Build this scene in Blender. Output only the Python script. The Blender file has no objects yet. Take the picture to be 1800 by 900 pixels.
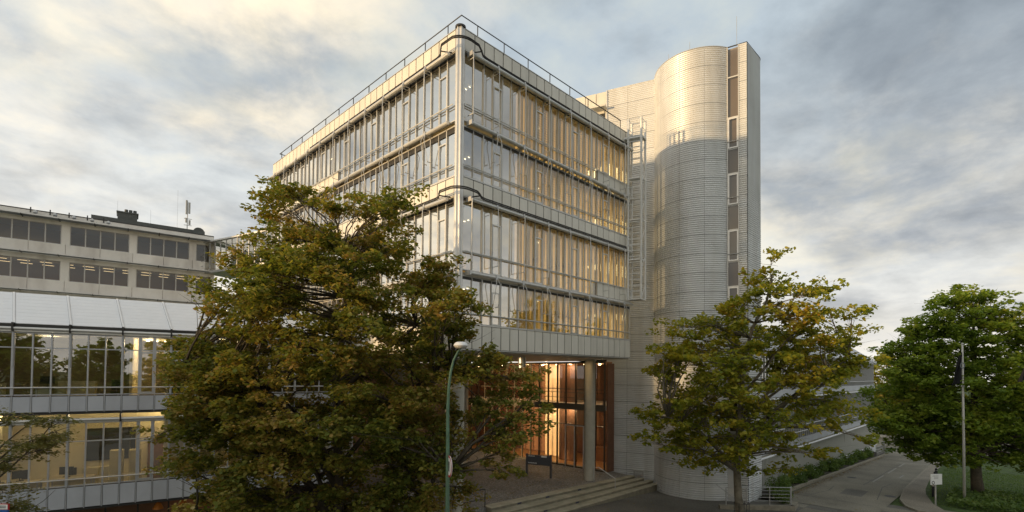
import bpy, math, random
import numpy as np
from mathutils import Matrix, Vector
R = math.radians
scn = bpy.context.scene
COL = scn.collection
random.seed(7)

# ------------------------------------------------------------------ camera
CAM = Vector((-13.984, -17.110, 7.0))
RV = Vector((0.70091418, -0.71319625, 0.00839231))
UV = Vector((-0.02370754, -0.01153618, 0.99965237))
FV = Vector((0.71285151, 0.70086948, 0.024994))
cd = bpy.data.cameras.new('camera')
cd.sensor_width = 36.0
cd.lens = 888.4 / 1800 * 36
cd.shift_y = (634.7 - 450) / 1800
cd.clip_start = 0.1
cd.clip_end = 3000
co = bpy.data.objects.new('camera', cd)
COL.objects.link(co)
m = Matrix.Identity(4)
for i in range(3):
    m[i][0] = RV[i]; m[i][1] = UV[i]; m[i][2] = -FV[i]; m[i][3] = CAM[i]
co.matrix_world = m
scn.camera = co
scn.view_settings.view_transform = 'Standard'
scn.view_settings.look = 'None'
scn.view_settings.gamma = 1
scn.view_settings.exposure = 0.66

# ------------------------------------------------------------------ sky and sun
SUN_EL = R(0.7)
SUN_D = Vector((-0.95, 0.312, 0)).normalized()          # horizontal direction towards the sun
SUN_ROT = math.atan2(SUN_D.x, SUN_D.y)
w = bpy.data.worlds.new('World'); scn.world = w; w.use_nodes = True
nt = w.node_tree; nt.nodes.clear()
def N(tree, typ, **kw):
    n = tree.nodes.new(typ)
    for k, v in kw.items():
        if k in n.inputs: n.inputs[k].default_value = v
        else: setattr(n, k, v)
    return n
def mathn(tree, op, a, b=None, clamp=False):
    n = tree.nodes.new('ShaderNodeMath'); n.operation = op; n.use_clamp = clamp
    for i, v in enumerate((a, b)):
        if v is None: continue
        if hasattr(v, 'links'): tree.links.new(v, n.inputs[i])
        else: n.inputs[i].default_value = v
    return n.outputs[0]
def mixc(tree, fac, a, b, mode='MIX'):
    n = tree.nodes.new('ShaderNodeMix'); n.data_type = 'RGBA'; n.blend_type = mode
    for idx, v in ((0, fac), (6, a), (7, b)):
        if hasattr(v, 'links'): tree.links.new(v, n.inputs[idx])
        elif idx == 0: n.inputs[0].default_value = v
        else: n.inputs[idx].default_value = (*v, 1)
    return n.outputs[2]
def ramp(tree, fac, stops, interp='LINEAR'):
    n = tree.nodes.new('ShaderNodeValToRGB'); n.color_ramp.interpolation = interp
    el = n.color_ramp.elements
    while len(el) < len(stops): el.new(0.5)
    for e, (p, c) in zip(el, stops):
        e.position = p; e.color = (*c, 1) if len(c) == 3 else c
    if fac is not None: tree.links.new(fac, n.inputs[0])
    return n.outputs[0]
sky = N(nt, 'ShaderNodeTexSky'); sky.sky_type = 'NISHITA'; sky.sun_disc = False
sky.sun_elevation = SUN_EL; sky.sun_rotation = SUN_ROT; sky.altitude = 250
sky.air_density = 1.2; sky.dust_density = 2.0; sky.ozone_density = 1.5
tc = N(nt, 'ShaderNodeTexCoord')
sep = N(nt, 'ShaderNodeSeparateXYZ'); nt.links.new(tc.outputs['Generated'], sep.inputs[0])
zc = mathn(nt, 'MAXIMUM', sep.outputs[2], 0.0)
den = mathn(nt, 'ADD', zc, 0.22)
cx = mathn(nt, 'DIVIDE', sep.outputs[0], den); cy = mathn(nt, 'DIVIDE', sep.outputs[1], den)
cmb = N(nt, 'ShaderNodeCombineXYZ'); nt.links.new(cx, cmb.inputs[0]); nt.links.new(cy, cmb.inputs[1])
def cloudnoise(scale, detail, rough, off, dist=0.0):
    mp = N(nt, 'ShaderNodeMapping'); mp.inputs['Location'].default_value = off
    nt.links.new(cmb.outputs[0], mp.inputs[0])
    n = N(nt, 'ShaderNodeTexNoise'); n.inputs['Scale'].default_value = scale; n.inputs['Detail'].default_value = detail
    n.inputs['Roughness'].default_value = rough; n.inputs['Distortion'].default_value = dist
    nt.links.new(mp.outputs[0], n.inputs['Vector']); return n.outputs[0]
n1 = cloudnoise(1.35, 9, 0.55, (3.1, 1.7, 0), 0.1)
n2 = cloudnoise(2.5, 8, 0.58, (7.3, -2.2, 1.0), 0.15)
cover = ramp(nt, n1, [(0.36, (0, 0, 0)), (0.60, (1, 1, 1))], 'EASE')
shade = ramp(nt, n2, [(0.36, (0, 0, 0)), (0.64, (1, 1, 1))], 'EASE')
# glow towards the setting sun: cos of the angle to it
dot = N(nt, 'ShaderNodeVectorMath', operation='DOT_PRODUCT')
nt.links.new(tc.outputs['Generated'], dot.inputs[0]); dot.inputs[1].default_value = SUN_D
toward = mathn(nt, 'MULTIPLY_ADD', dot.outputs['Value'], 0.5); toward.node.inputs[2].default_value = 0.5
low = mathn(nt, 'SUBTRACT', 1.0, mathn(nt, 'MULTIPLY', zc, 1.9), True)
blue = mixc(nt, low, (5.1, 5.85, 6.4), (8.6, 8.4, 7.9))
blue = mixc(nt, 0.85, sky.outputs[0], blue)
dark = mixc(nt, low, (3.1, 3.55, 3.95), (3.7, 3.85, 4.1))
lite = mixc(nt, toward, (5.5, 5.5, 5.25), (9.2, 8.2, 6.6))
cloud = mixc(nt, shade, dark, lite)
skyc = mixc(nt, cover, blue, cloud)
gl = mathn(nt, 'POWER', toward, 2.5)
glow = mixc(nt, low, (2.6, 2.2, 1.7), (5.0, 4.3, 3.2))
glow = mixc(nt, gl, (0, 0, 0), glow)
skyc = mixc(nt, 1.0, skyc, glow, 'ADD')
n3 = cloudnoise(0.8, 5, 0.52, (-4.0, 9.1, 2.0), 0.1)
n4 = cloudnoise(4.2, 7, 0.6, (1.5, 4.4, 5.0), 0.2)
mod = mathn(nt, 'ADD', mathn(nt, 'MULTIPLY', n3, 0.95), mathn(nt, 'MULTIPLY', n4, 0.65))
modc = ramp(nt, mod, [(0.60, (0.68, 0.70, 0.73)), (0.80, (0.97, 0.98, 0.99)), (0.97, (1.22, 1.15, 1.02))])
skyc = mixc(nt, 1.0, skyc, modc, 'MULTIPLY')
hz_ = mathn(nt, 'POWER', mathn(nt, 'SUBTRACT', 1.0, mathn(nt, 'MULTIPLY', zc, 1.6), True), 7.0)
skyc = mixc(nt, mathn(nt, 'MULTIPLY', hz_, 0.75), skyc, (8.6, 8.2, 7.5))
bg = N(nt, 'ShaderNodeBackground'); bg.inputs['Strength'].default_value = 0.078
nt.links.new(skyc, bg.inputs['Color'])
wo = N(nt, 'ShaderNodeOutputWorld'); nt.links.new(bg.outputs[0], wo.inputs['Surface'])
sd = bpy.data.lights.new('sun', 'SUN'); sd.energy = 2.8; sd.angle = R(2.2); sd.color = (1.0, 0.68, 0.34)
so = bpy.data.objects.new('sun', sd); COL.objects.link(so)
to_sun = Vector((SUN_D.x * math.cos(SUN_EL), SUN_D.y * math.cos(SUN_EL), math.sin(SUN_EL)))
so.rotation_euler = to_sun.to_track_quat('Z', 'Y').to_euler()
so.location = (-60, 20, 40)

# ------------------------------------------------------------------ materials
MATS = {}
def mat(name, color, rough=0.6, metal=0.0, noise=0.0, nscale=3.0, bump=0.0, bscale=40.0, spec=0.4, stain=None, island=0.0, emit=None):
    if name in MATS: return MATS[name]
    mt = bpy.data.materials.new(name); mt.use_nodes = True
    t = mt.node_tree; b = t.nodes['Principled BSDF']
    b.inputs['Roughness'].default_value = rough; b.inputs['Metallic'].default_value = metal
    b.inputs['Specular IOR Level'].default_value = spec
    geo = N(t, 'ShaderNodeNewGeometry')
    col = None
    if noise > 0:
        nz = N(t, 'ShaderNodeTexNoise'); nz.inputs['Scale'].default_value = nscale; nz.inputs['Detail'].default_value = 6
        nz.inputs['Roughness'].default_value = 0.65
        t.links.new(geo.outputs['Position'], nz.inputs['Vector'])
        lo = tuple(c * (1 - noise) for c in color); hi = tuple(min(1, c * (1 + noise)) for c in color)
        col = ramp(t, nz.outputs[0], [(0.3, lo), (0.7, hi)])
    if stain:
        mp = N(t, 'ShaderNodeMapping'); mp.inputs['Scale'].default_value = stain[1]
        t.links.new(geo.outputs['Position'], mp.inputs[0])
        nz = N(t, 'ShaderNodeTexNoise'); nz.inputs['Scale'].default_value = 1.0; nz.inputs['Detail'].default_value = 5
        t.links.new(mp.outputs[0], nz.inputs['Vector'])
        f = ramp(t, nz.outputs[0], [(0.45, (0, 0, 0)), (0.75, (1, 1, 1))])
        f = mathn(t, 'MULTIPLY', f, stain[2])
        col = mixc(t, f, col if col is not None else color, stain[0])
    if island > 0:
        oi = N(t, 'ShaderNodeObjectInfo')
        f = mathn(t, 'MULTIPLY_ADD', oi.outputs['Random'], 2 * island); f.node.inputs[2].default_value = 1 - island
        cc = N(t, 'ShaderNodeCombineColor')
        for k in range(3): t.links.new(f, cc.inputs[k])
        col = mixc(t, 1.0, col if col is not None else color, cc.outputs[0], 'MULTIPLY')
    if col is None: b.inputs['Base Color'].default_value = (*color, 1)
    else: t.links.new(col, b.inputs['Base Color'])
    if bump > 0:
        nz = N(t, 'ShaderNodeTexNoise'); nz.inputs['Scale'].default_value = bscale; nz.inputs['Detail'].default_value = 4
        t.links.new(geo.outputs['Position'], nz.inputs['Vector'])
        bp = N(t, 'ShaderNodeBump'); bp.inputs['Strength'].default_value = bump; bp.inputs['Distance'].default_value = 0.02
        t.links.new(nz.outputs[0], bp.inputs['Height']); t.links.new(bp.outputs[0], b.inputs['Normal'])
    if emit:
        b.inputs['Emission Color'].default_value = (*emit[0], 1); b.inputs['Emission Strength'].default_value = emit[1]
    MATS[name] = mt
    return mt
def glass_mat(name, tint, refl, rough=0.0, wave=0.0, fk=1.0):
    mt = bpy.data.materials.new(name); mt.use_nodes = True
    t = mt.node_tree; t.nodes.clear()
    tr = N(t, 'ShaderNodeBsdfTransparent'); tr.inputs[0].default_value = (*tint, 1)
    gl = N(t, 'ShaderNodeBsdfGlossy'); gl.inputs['Roughness'].default_value = rough; gl.inputs[0].default_value = (0.97, 0.97, 0.95, 1)
    lw = N(t, 'ShaderNodeFresnel'); lw.inputs[0].default_value = 1.6
    f = mathn(t, 'ADD', mathn(t, 'MULTIPLY', lw.outputs[0], fk), refl, True)
    geo = N(t, 'ShaderNodeNewGeometry')
    if wave > 0:
        nz = N(t, 'ShaderNodeTexNoise'); nz.inputs['Scale'].default_value = 0.9; nz.inputs['Detail'].default_value = 1
        oi = N(t, 'ShaderNodeObjectInfo')
        va = N(t, 'ShaderNodeVectorMath', operation='ADD')
        cb = N(t, 'ShaderNodeCombineXYZ')
        for k in range(3): t.links.new(mathn(t, 'MULTIPLY', oi.outputs['Random'], 37.0), cb.inputs[k])
        t.links.new(geo.outputs['Position'], va.inputs[0]); t.links.new(cb.outputs[0], va.inputs[1])
        t.links.new(va.outputs[0], nz.inputs['Vector'])
        bp = N(t, 'ShaderNodeBump'); bp.inputs['Strength'].default_value = wave; bp.inputs['Distance'].default_value = 0.05
        t.links.new(nz.outputs[0], bp.inputs['Height']); t.links.new(bp.outputs[0], gl.inputs['Normal'])
    mx = N(t, 'ShaderNodeMixShader'); t.links.new(f, mx.inputs[0])
    t.links.new(tr.outputs[0], mx.inputs[1]); t.links.new(gl.outputs[0], mx.inputs[2])
    o = N(t, 'ShaderNodeOutputMaterial'); t.links.new(mx.outputs[0], o.inputs['Surface'])
    MATS[name] = mt
    return mt
def leaf_mat(name, stops, trans=0.35):
    mt = bpy.data.materials.new(name); mt.use_nodes = True
    t = mt.node_tree; t.nodes.clear()
    geo = N(t, 'ShaderNodeNewGeometry')
    nz = N(t, 'ShaderNodeTexNoise'); nz.inputs['Scale'].default_value = 0.55; nz.inputs['Detail'].default_value = 3
    t.links.new(geo.outputs['Position'], nz.inputs['Vector'])
    f = mathn(t, 'MULTIPLY_ADD', geo.outputs['Random Per Island'], 0.55)
    t.links.new(mathn(t, 'MULTIPLY_ADD', nz.outputs[0], 1.3), f.node.inputs[2])
    f.node.inputs[2].links[0].from_node.inputs[2].default_value = -0.42
    c = ramp(t, f, stops)
    d = N(t, 'ShaderNodeBsdfPrincipled'); d.inputs['Roughness'].default_value = 0.55; d.inputs['Specular IOR Level'].default_value = 0.25
    t.links.new(c, d.inputs['Base Color'])
    tr = N(t, 'ShaderNodeBsdfTranslucent'); t.links.new(mixc(t, 1.0, c, (1.3, 1.25, 0.6), 'MULTIPLY'), tr.inputs[0])
    mx = N(t, 'ShaderNodeMixShader'); mx.inputs[0].default_value = trans
    t.links.new(d.outputs[0], mx.inputs[1]); t.links.new(tr.outputs[0], mx.inputs[2])
    o = N(t, 'ShaderNodeOutputMaterial'); t.links.new(mx.outputs[0], o.inputs['Surface'])
    MATS[name] = mt
    return mt
M_PANEL = mat('cream_panel', (0.68, 0.65, 0.57), 0.38, 0.0, 0.05, 1.3, spec=0.5, stain=((0.40, 0.37, 0.31), (2.2, 2.2, 0.25), 0.28), island=0.05)
M_DARK = mat('dark_joint', (0.035, 0.035, 0.035), 0.6)
M_ALU = mat('brushed_aluminium', (0.60, 0.59, 0.56), 0.38, 0.55, 0.08, 4.0)
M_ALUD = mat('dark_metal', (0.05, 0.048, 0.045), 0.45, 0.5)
M_FRAME = mat('window_frame', (0.52, 0.51, 0.48), 0.42, 0.35, 0.06, 5.0)
M_CORR = mat('corrugated_aluminium', (0.68, 0.69, 0.69), 0.40, 0.30, 0.07, 0.8, stain=((0.50, 0.48, 0.44), (1.3, 1.3, 0.12), 0.55), island=0.04)
M_GLASS = glass_mat('facade_glass', (0.93, 0.94, 0.90), 0.46, wave=0.05, fk=.35)
M_GLASSS = glass_mat('silver_facade_glass', (0.93, 0.94, 0.90), 0.60, wave=0.05, fk=.35)
M_GLASSB = glass_mat('clear_facade_glass', (0.93, 0.93, 0.88), 0.13, wave=0.05, fk=.8)
M_GLASSW = glass_mat('wing_glass', (0.92, 0.90, 0.84), 0.23, wave=0.05)
M_GLASSC = glass_mat('dark_window_glass', (0.55, 0.50, 0.45), 0.03, wave=0.04)
M_GLASSL = glass_mat('lobby_glass', (0.92, 0.86, 0.78), 0.03)
M_SLAB = mat('interior_slab', (0.55, 0.53, 0.48), 0.8)
M_CREAM = mat('cream_plaster', (0.70, 0.62, 0.42), 0.8, noise=0.04)
M_CONC = mat('pale_concrete', (0.52, 0.50, 0.46), 0.85, noise=0.09, nscale=1.2, bump=0.2, bscale=30, stain=((0.30, 0.27, 0.24), (1.2, 1.2, 0.3), 0.4))
M_CPANEL = mat('concrete_panel', (0.84, 0.80, 0.73), 0.8, noise=0.06, nscale=0.9, bump=0.12, bscale=25, stain=((0.38, 0.32, 0.27), (0.9, 0.9, 0.25), 0.45), island=0.05)
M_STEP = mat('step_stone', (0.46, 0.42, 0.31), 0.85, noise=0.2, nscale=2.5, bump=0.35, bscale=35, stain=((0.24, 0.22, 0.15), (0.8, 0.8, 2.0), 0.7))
M_STEPR = mat('shaded_riser', (0.24, 0.215, 0.155), 0.9, noise=0.25, nscale=2.5, bump=0.35, bscale=35)  # darker copy of the tread stone: shade of the upright face put into the colour
M_WHITE = mat('white_sheet', (0.80, 0.81, 0.83), 0.45, noise=0.03, nscale=2)
M_GREY = mat('grey_blue_panel', (0.50, 0.52, 0.56), 0.5, noise=0.05, nscale=1.5, stain=((0.36, 0.36, 0.38), (1.5, 1.5, 0.4), 0.35), island=0.05)
M_GALV = mat('galvanised_steel', (0.50, 0.50, 0.49), 0.42, 0.6, 0.1, 6)
M_GREEN = mat('green_paint', (0.11, 0.20, 0.13), 0.45, noise=0.25, nscale=5, stain=((0.07, 0.09, 0.06), (3, 3, 0.6), 0.6))
M_WOOD = mat('brown_wood', (0.21, 0.105, 0.06), 0.5, noise=0.15, nscale=2)
M_OFLOOR = mat('orange_floor', (0.46, 0.24, 0.09), 0.35, noise=0.08)
M_BLACK = mat('black_plastic', (0.02, 0.02, 0.022), 0.5)
M_BOARD = mat('charcoal_board', (0.025, 0.027, 0.03), 0.6)
M_DESK = mat('desk_laminate', (0.55, 0.47, 0.30), 0.5)
M_CAB = mat('cabinet_cream', (0.62, 0.55, 0.36), 0.55)
M_ORANGE = mat('orange_plastic', (0.75, 0.25, 0.03), 0.4)
M_BARK = mat('bark', (0.085, 0.07, 0.05), 0.9, noise=0.35, nscale=6, bump=0.6, bscale=18)
M_BARKG = mat('grey_bark', (0.17, 0.15, 0.11), 0.9, noise=0.4, nscale=5, bump=0.4, bscale=15)
M_LAMP = mat('lamp_glow', (0.9, 0.85, 0.7), 0.4, emit=((1.0, 0.82, 0.50), 6.0))
M_LAMPO = mat('lobby_lamp_glow', (0.9, 0.8, 0.6), 0.4, emit=((1.0, 0.72, 0.36), 12.0))
M_RED = mat('red_paint', (0.45, 0.03, 0.03), 0.45)
M_BLUE = mat('blue_paint', (0.02, 0.12, 0.42), 0.45)
M_SIGNW = mat('sign_white', (0.78, 0.78, 0.76), 0.4)
M_FLAG = mat('black_cloth', (0.012, 0.012, 0.014), 0.9)
M_SLATE = mat('slate_metal', (0.075, 0.08, 0.075), 0.6, noise=0.15)
M_ROOFG = mat('roof_gravel', (0.25, 0.24, 0.22), 0.95, noise=0.2, bump=0.4)
L_MAPLE = leaf_mat('maple_leaves', [(0.0, (0.079, 0.112, 0.023)), (.35, (0.165, 0.195, 0.038)), (.62, (0.284, 0.254, 0.053)), (.84, (0.330, 0.212, 0.063)), (1.0, (0.554, 0.448, 0.200))], 0.45)
L_PLANE = leaf_mat('plane_leaves', [(0.0, (0.112, 0.157, 0.022)), (0.35, (0.224, 0.263, 0.035)), (0.65, (0.370, 0.347, 0.042)), (0.85, (0.470, 0.358, 0.050)), (1.0, (0.403, 0.213, 0.040))], 0.45)
L_GREEN = leaf_mat('green_leaves', [(0.0, (0.090, 0.162, 0.025)), (0.4, (0.180, 0.263, 0.038)), (0.75, (0.276, 0.347, 0.050)), (1.0, (0.396, 0.381, 0.075))], 0.45)
L_HEDGE = leaf_mat('hedge_leaves', [(0.0, (0.055, 0.11, 0.03)), (0.5, (0.12, 0.19, 0.05)), (1.0, (0.21, 0.27, 0.09))], 0.45)
L_THIN = leaf_mat('thin_leaves', [(0.0, (0.078, 0.098, 0.026)), (0.5, (0.156, 0.156, 0.039)), (1.0, (0.260, 0.208, 0.065))])

def asphalt_mat(name, base, cob=0.0, leafcol=None):
    mt = bpy.data.materials.new(name); mt.use_nodes = True
    t = mt.node_tree; b = t.nodes['Principled BSDF']; b.inputs['Roughness'].default_value = 0.85
    b.inputs['Specular IOR Level'].default_value = 0.3
    geo = N(t, 'ShaderNodeNewGeometry')
    big = N(t, 'ShaderNodeTexNoise'); big.inputs['Scale'].default_value = 0.35; big.inputs['Detail'].default_value = 5
    fine = N(t, 'ShaderNodeTexNoise'); fine.inputs['Scale'].default_value = 9.0 if cob else 22.0; fine.inputs['Detail'].default_value = 6
    for n_ in (big, fine): t.links.new(geo.outputs['Position'], n_.inputs['Vector'])
    c = ramp(t, big.outputs[0], [(0.3, tuple(x * 0.75 for x in base)), (0.7, tuple(x * 1.25 for x in base))])
    c = mixc(t, ramp(t, fine.outputs[0], [(0.35, (0, 0, 0)), (0.7, (1, 1, 1))]), mixc(t, 1.0, c, (0.62, 0.60, 0.58), 'MULTIPLY'), mixc(t, 1.0, c, (1.3, 1.28, 1.22), 'MULTIPLY'))
    if cob:
        vo = N(t, 'ShaderNodeTexVoronoi'); vo.inputs['Scale'].default_value = cob; vo.feature = 'DISTANCE_TO_EDGE'
        t.links.new(geo.outputs['Position'], vo.inputs['Vector'])
        vc = N(t, 'ShaderNodeTexVoronoi'); vc.inputs['Scale'].default_value = cob
        t.links.new(geo.outputs['Position'], vc.inputs['Vector'])
        sp = N(t, 'ShaderNodeSeparateColor'); t.links.new(vc.outputs['Color'], sp.inputs[0])
        c = mixc(t, mathn(t, 'MULTIPLY', sp.outputs[0], 0.8), c, tuple(x * 0.45 for x in base))
        e = ramp(t, vo.outputs['Distance'], [(0.02, (0, 0, 0)), (0.10, (1, 1, 1))])
        c = mixc(t, e, tuple(x * 0.4 for x in base), c)
        bp = N(t, 'ShaderNodeBump'); bp.inputs['Strength'].default_value = 0.7; bp.inputs['Distance'].default_value = 0.02
        t.links.new(e, bp.inputs['Height']); t.links.new(bp.outputs[0], b.inputs['Normal'])
    else:
        bp = N(t, 'ShaderNodeBump'); bp.inputs['Strength'].default_value = 0.5; bp.inputs['Distance'].default_value = 0.01
        t.links.new(fine.outputs[0], bp.inputs['Height']); t.links.new(bp.outputs[0], b.inputs['Normal'])
    t.links.new(c, b.inputs['Base Color'])
    return mt
M_ASPH = asphalt_mat('asphalt', (0.16, 0.155, 0.14))
M_ROAD = asphalt_mat('road_asphalt', (0.24, 0.225, 0.185))
M_WALK = asphalt_mat('pavement_asphalt', (0.27, 0.245, 0.205))
M_COB = asphalt_mat('plaza_cobble', (0.45, 0.43, 0.395), cob=11.0)
M_GRASS = mat('lawn_grass', (0.055, 0.09, 0.02), 0.95, noise=0.45, nscale=1.6, bump=0.8, bscale=45)
M_SOIL = mat('soil', (0.05, 0.042, 0.03), 0.95, noise=0.3, nscale=5, bump=0.6, bscale=20)
M_KERB = mat('kerb_stone', (0.27, 0.245, 0.19), 0.85, noise=0.25, nscale=3, bump=0.4, bscale=30)
M_PAINT = mat('worn_road_paint', (0.30, 0.29, 0.26), 0.8, noise=0.4, nscale=9)

# ------------------------------------------------------------------ mesh helpers
WM = {}                                        # world matrices by object name
def world(o): return WM.get(o.name, Matrix.Identity(4))
def link(o, parent=None, mw=None):
    COL.objects.link(o)
    mw = mw.copy() if mw is not None else Matrix.Identity(4)
    if parent is not None:
        o.parent = parent
        o.matrix_parent_inverse = world(parent).inverted()
    o.matrix_basis = mw
    WM[o.name] = mw
    return o
def tag(o, label=None, cat=None, group=None, kind=None):
    if label: o['label'] = label
    if cat: o['category'] = cat
    if group: o['group'] = group
    if kind: o['kind'] = kind
    return o
def thing(name, loc, label, cat, group=None):
    o = bpy.data.objects.new(name, None); o.empty_display_size = 0.3
    link(o, None, Matrix.Translation(loc)); return tag(o, label, cat, group)
class MB:
    def __init__(self): self.v = []; self.f = []
    def quad(self, *p):
        i = len(self.v); self.v += [tuple(q) for q in p]; self.f.append(tuple(range(i, i + len(p)))); return self
    def box(self, x0, x1, y0, y1, z0, z1):
        i = len(self.v)
        self.v += [(x0, y0, z0), (x1, y0, z0), (x1, y1, z0), (x0, y1, z0), (x0, y0, z1), (x1, y0, z1), (x1, y1, z1), (x0, y1, z1)]
        self.f += [(i, i+3, i+2, i+1), (i+4, i+5, i+6, i+7), (i, i+1, i+5, i+4), (i+1, i+2, i+6, i+5), (i+2, i+3, i+7, i+6), (i+3, i, i+4, i+7)]
        return self
    def cbox(self, x0, x1, y0, y1, z0, z1, b=0.006):
        # box with chamfered front (min y) edges
        i = len(self.v)
        self.v += [(x0, y1, z0), (x1, y1, z0), (x1, y1, z1), (x0, y1, z1), (x0, y0+b, z0), (x1, y0+b, z0), (x1, y0+b, z1), (x0, y0+b, z1),
                   (x0+b, y0, z0+b), (x1-b, y0, z0+b), (x1-b, y0, z1-b), (x0+b, y0, z1-b)]
        q = [(0, 3, 2, 1), (8, 9, 10, 11)]
        for k in range(4):
            n_ = (k + 1) % 4
            q += [(k, n_, 4 + n_, 4 + k), (4 + k, 4 + n_, 8 + n_, 8 + k)]
        self.f += [tuple(i + a for a in t) for t in q]; return self
    def tube(self, pts, r, seg=8, cap=True):
        pts = [Vector(p) for p in pts]; rr = r if isinstance(r, (list, tuple)) else [r] * len(pts)
        i0 = len(self.v); prev = None
        for k, p in enumerate(pts):
            a = pts[max(k - 1, 0)]; b = pts[min(k + 1, len(pts) - 1)]
            t = (b - a).normalized()
            if prev is None:
                u = t.orthogonal().normalized()
            else:
                u = prev - t * prev.dot(t)
                u = u.normalized() if u.length > 1e-6 else t.orthogonal().normalized()
            prev = u; v = t.cross(u)
            for s in range(seg):
                an = 2 * math.pi * s / seg
                q = p + (u * math.cos(an) + v * math.sin(an)) * rr[k]
                self.v.append((q.x, q.y, q.z))
        for k in range(len(pts) - 1):
            for s in range(seg):
                s2 = (s + 1) % seg; a = i0 + k * seg; b = a + seg
                self.f.append((a + s, a + s2, b + s2, b + s))
        if cap:
            self.f.append(tuple(i0 + s for s in reversed(range(seg))))
            e = i0 + (len(pts) - 1) * seg
            self.f.append(tuple(e + s for s in range(seg)))
        return self
    def lathe(self, prof, seg=20, c=(0, 0)):
        i0 = len(self.v)
        for r_, z in prof:
            for s in range(seg):
                a = 2 * math.pi * s / seg
                self.v.append((c[0] + r_ * math.cos(a), c[1] + r_ * math.sin(a), z))
        for k in range(len(prof) - 1):
            for s in range(seg):
                s2 = (s + 1) % seg; a = i0 + k * seg; b = a + seg
                self.f.append((a + s, a + s2, b + s2, b + s))
        self.f.append(tuple(i0 + s for s in reversed(range(seg))))
        e = i0 + (len(prof) - 1) * seg
        self.f.append(tuple(e + s for s in range(seg)))
        return self
    def prism(self, poly, z0, z1):
        i = len(self.v); n = len(poly)
        self.v += [(p[0], p[1], z0) for p in poly] + [(p[0], p[1], z1) for p in poly]
        self.f += [tuple(i + k for k in reversed(range(n))), tuple(i + n + k for k in range(n))]
        for k in range(n):
            k2 = (k + 1) % n; self.f.append((i + k, i + k2, i + n + k2, i + n + k))
        return self
    def mesh(self, name, material, smooth=False):
        me = bpy.data.meshes.new(name); me.from_pydata(self.v, [], self.f)
        if material: me.materials.append(material)
        if smooth: me.polygons.foreach_set('use_smooth', [True] * len(me.polygons))
        me.update(); return me
    def build(self, name, material, parent=None, mw=None, smooth=False):
        return link(bpy.data.objects.new(name, self.mesh(name, material, smooth)), parent, mw)
def inst(name, me, parent, mw): return link(bpy.data.objects.new(name, me), parent, mw)
def frame(ox, oy, ang, oz=0.0): return Matrix.Translation((ox, oy, oz)) @ Matrix.Rotation(ang, 4, 'Z')
T = lambda x, y, z: Matrix.Translation((x, y, z))
def set_auto_smooth(o):
    o.data.polygons.foreach_set('use_smooth', [True] * len(o.data.polygons)); return o

# ------------------------------------------------------------------ terrain
def gz(x, y):
    z = np.interp(x, [-200, 6, 17, 22, 70, 200], [-.45, -.45, -.85, -.95, -2.7, -6.5])
    sm = lambda t: np.clip(t, 0, 1) ** 2 * (3 - 2 * np.clip(t, 0, 1))
    return float(z - 2.2 * sm((2 - x) / 8) * sm((y + 8) / 6))
def sheet(name, x0, x1, y0, y1, dz, material, step=1.5, parent=None):
    b = MB(); nx = max(1, int((x1 - x0) / step)); ny = max(1, int((y1 - y0) / step))
    for j in range(ny + 1):
        for i in range(nx + 1):
            x = x0 + (x1 - x0) * i / nx; y = y0 + (y1 - y0) * j / ny
            b.v.append((x, y, gz(x, y) + dz))
    for j in range(ny):
        for i in range(nx):
            a = j * (nx + 1) + i; b.f.append((a, a + 1, a + nx + 2, a + nx + 1))
    return b.build(name, material, parent)
gb = MB()
xs = [-900, -400, -200, -120, -80, -60] + list(np.arange(-50, 110, 2.0)) + [120, 150, 200, 400, 900]
ys = [-900, -400, -200, -120, -80] + list(np.arange(-60, 80, 2.0)) + [90, 120, 200, 400, 900]
for y in ys:
    for x in xs: gb.v.append((x, y, gz(x, y) - 0.06))
for j in range(len(ys) - 1):
    for i in range(len(xs) - 1):
        a = j * len(xs) + i; gb.f.append((a, a + 1, a + len(xs) + 1, a + len(xs)))
tag(gb.build('ground', M_GRASS), kind='structure')
tag(sheet('forecourt', -40, 26, -40, 9, -0.02, M_ASPH), kind='structure')
tag(sheet('road', 21.5, 110, -11.6, -6.3, 0.0, M_ROAD), kind='structure')
# the road curves out onto the forecourt
fan = MB()
kr = [(24.3, -22), (24.35, -16), (24.67, -13.11), (25.68, -12.45), (27.98, -11.86), (31.06, -11.51), (37.36, -11.39), (46.06, -11.26), (58.98, -11.24), (75, -11.2)]
fz = lambda x, y, d: (x, y, gz(x, y) + d)
for (x0, y0, x1, y1) in ((18.9, -40, 24.8, -8.2), (20.2, -8.2, 24.8, -6.3)):
    n = 12
    for k in range(n):
        ya = y0 + (y1 - y0) * k / n; yb = y0 + (y1 - y0) * (k + 1) / n
        fan.quad(fz(x0, ya, -.008), fz(x1, ya, -.008), fz(x1, yb, -.008), fz(x0, yb, -.008))
tag(fan.build('road_mouth', M_ROAD), kind='structure')
tag(sheet('cross_road', 72, 110, -70, 40, 0.012, M_ROAD, 4), kind='structure')
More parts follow.
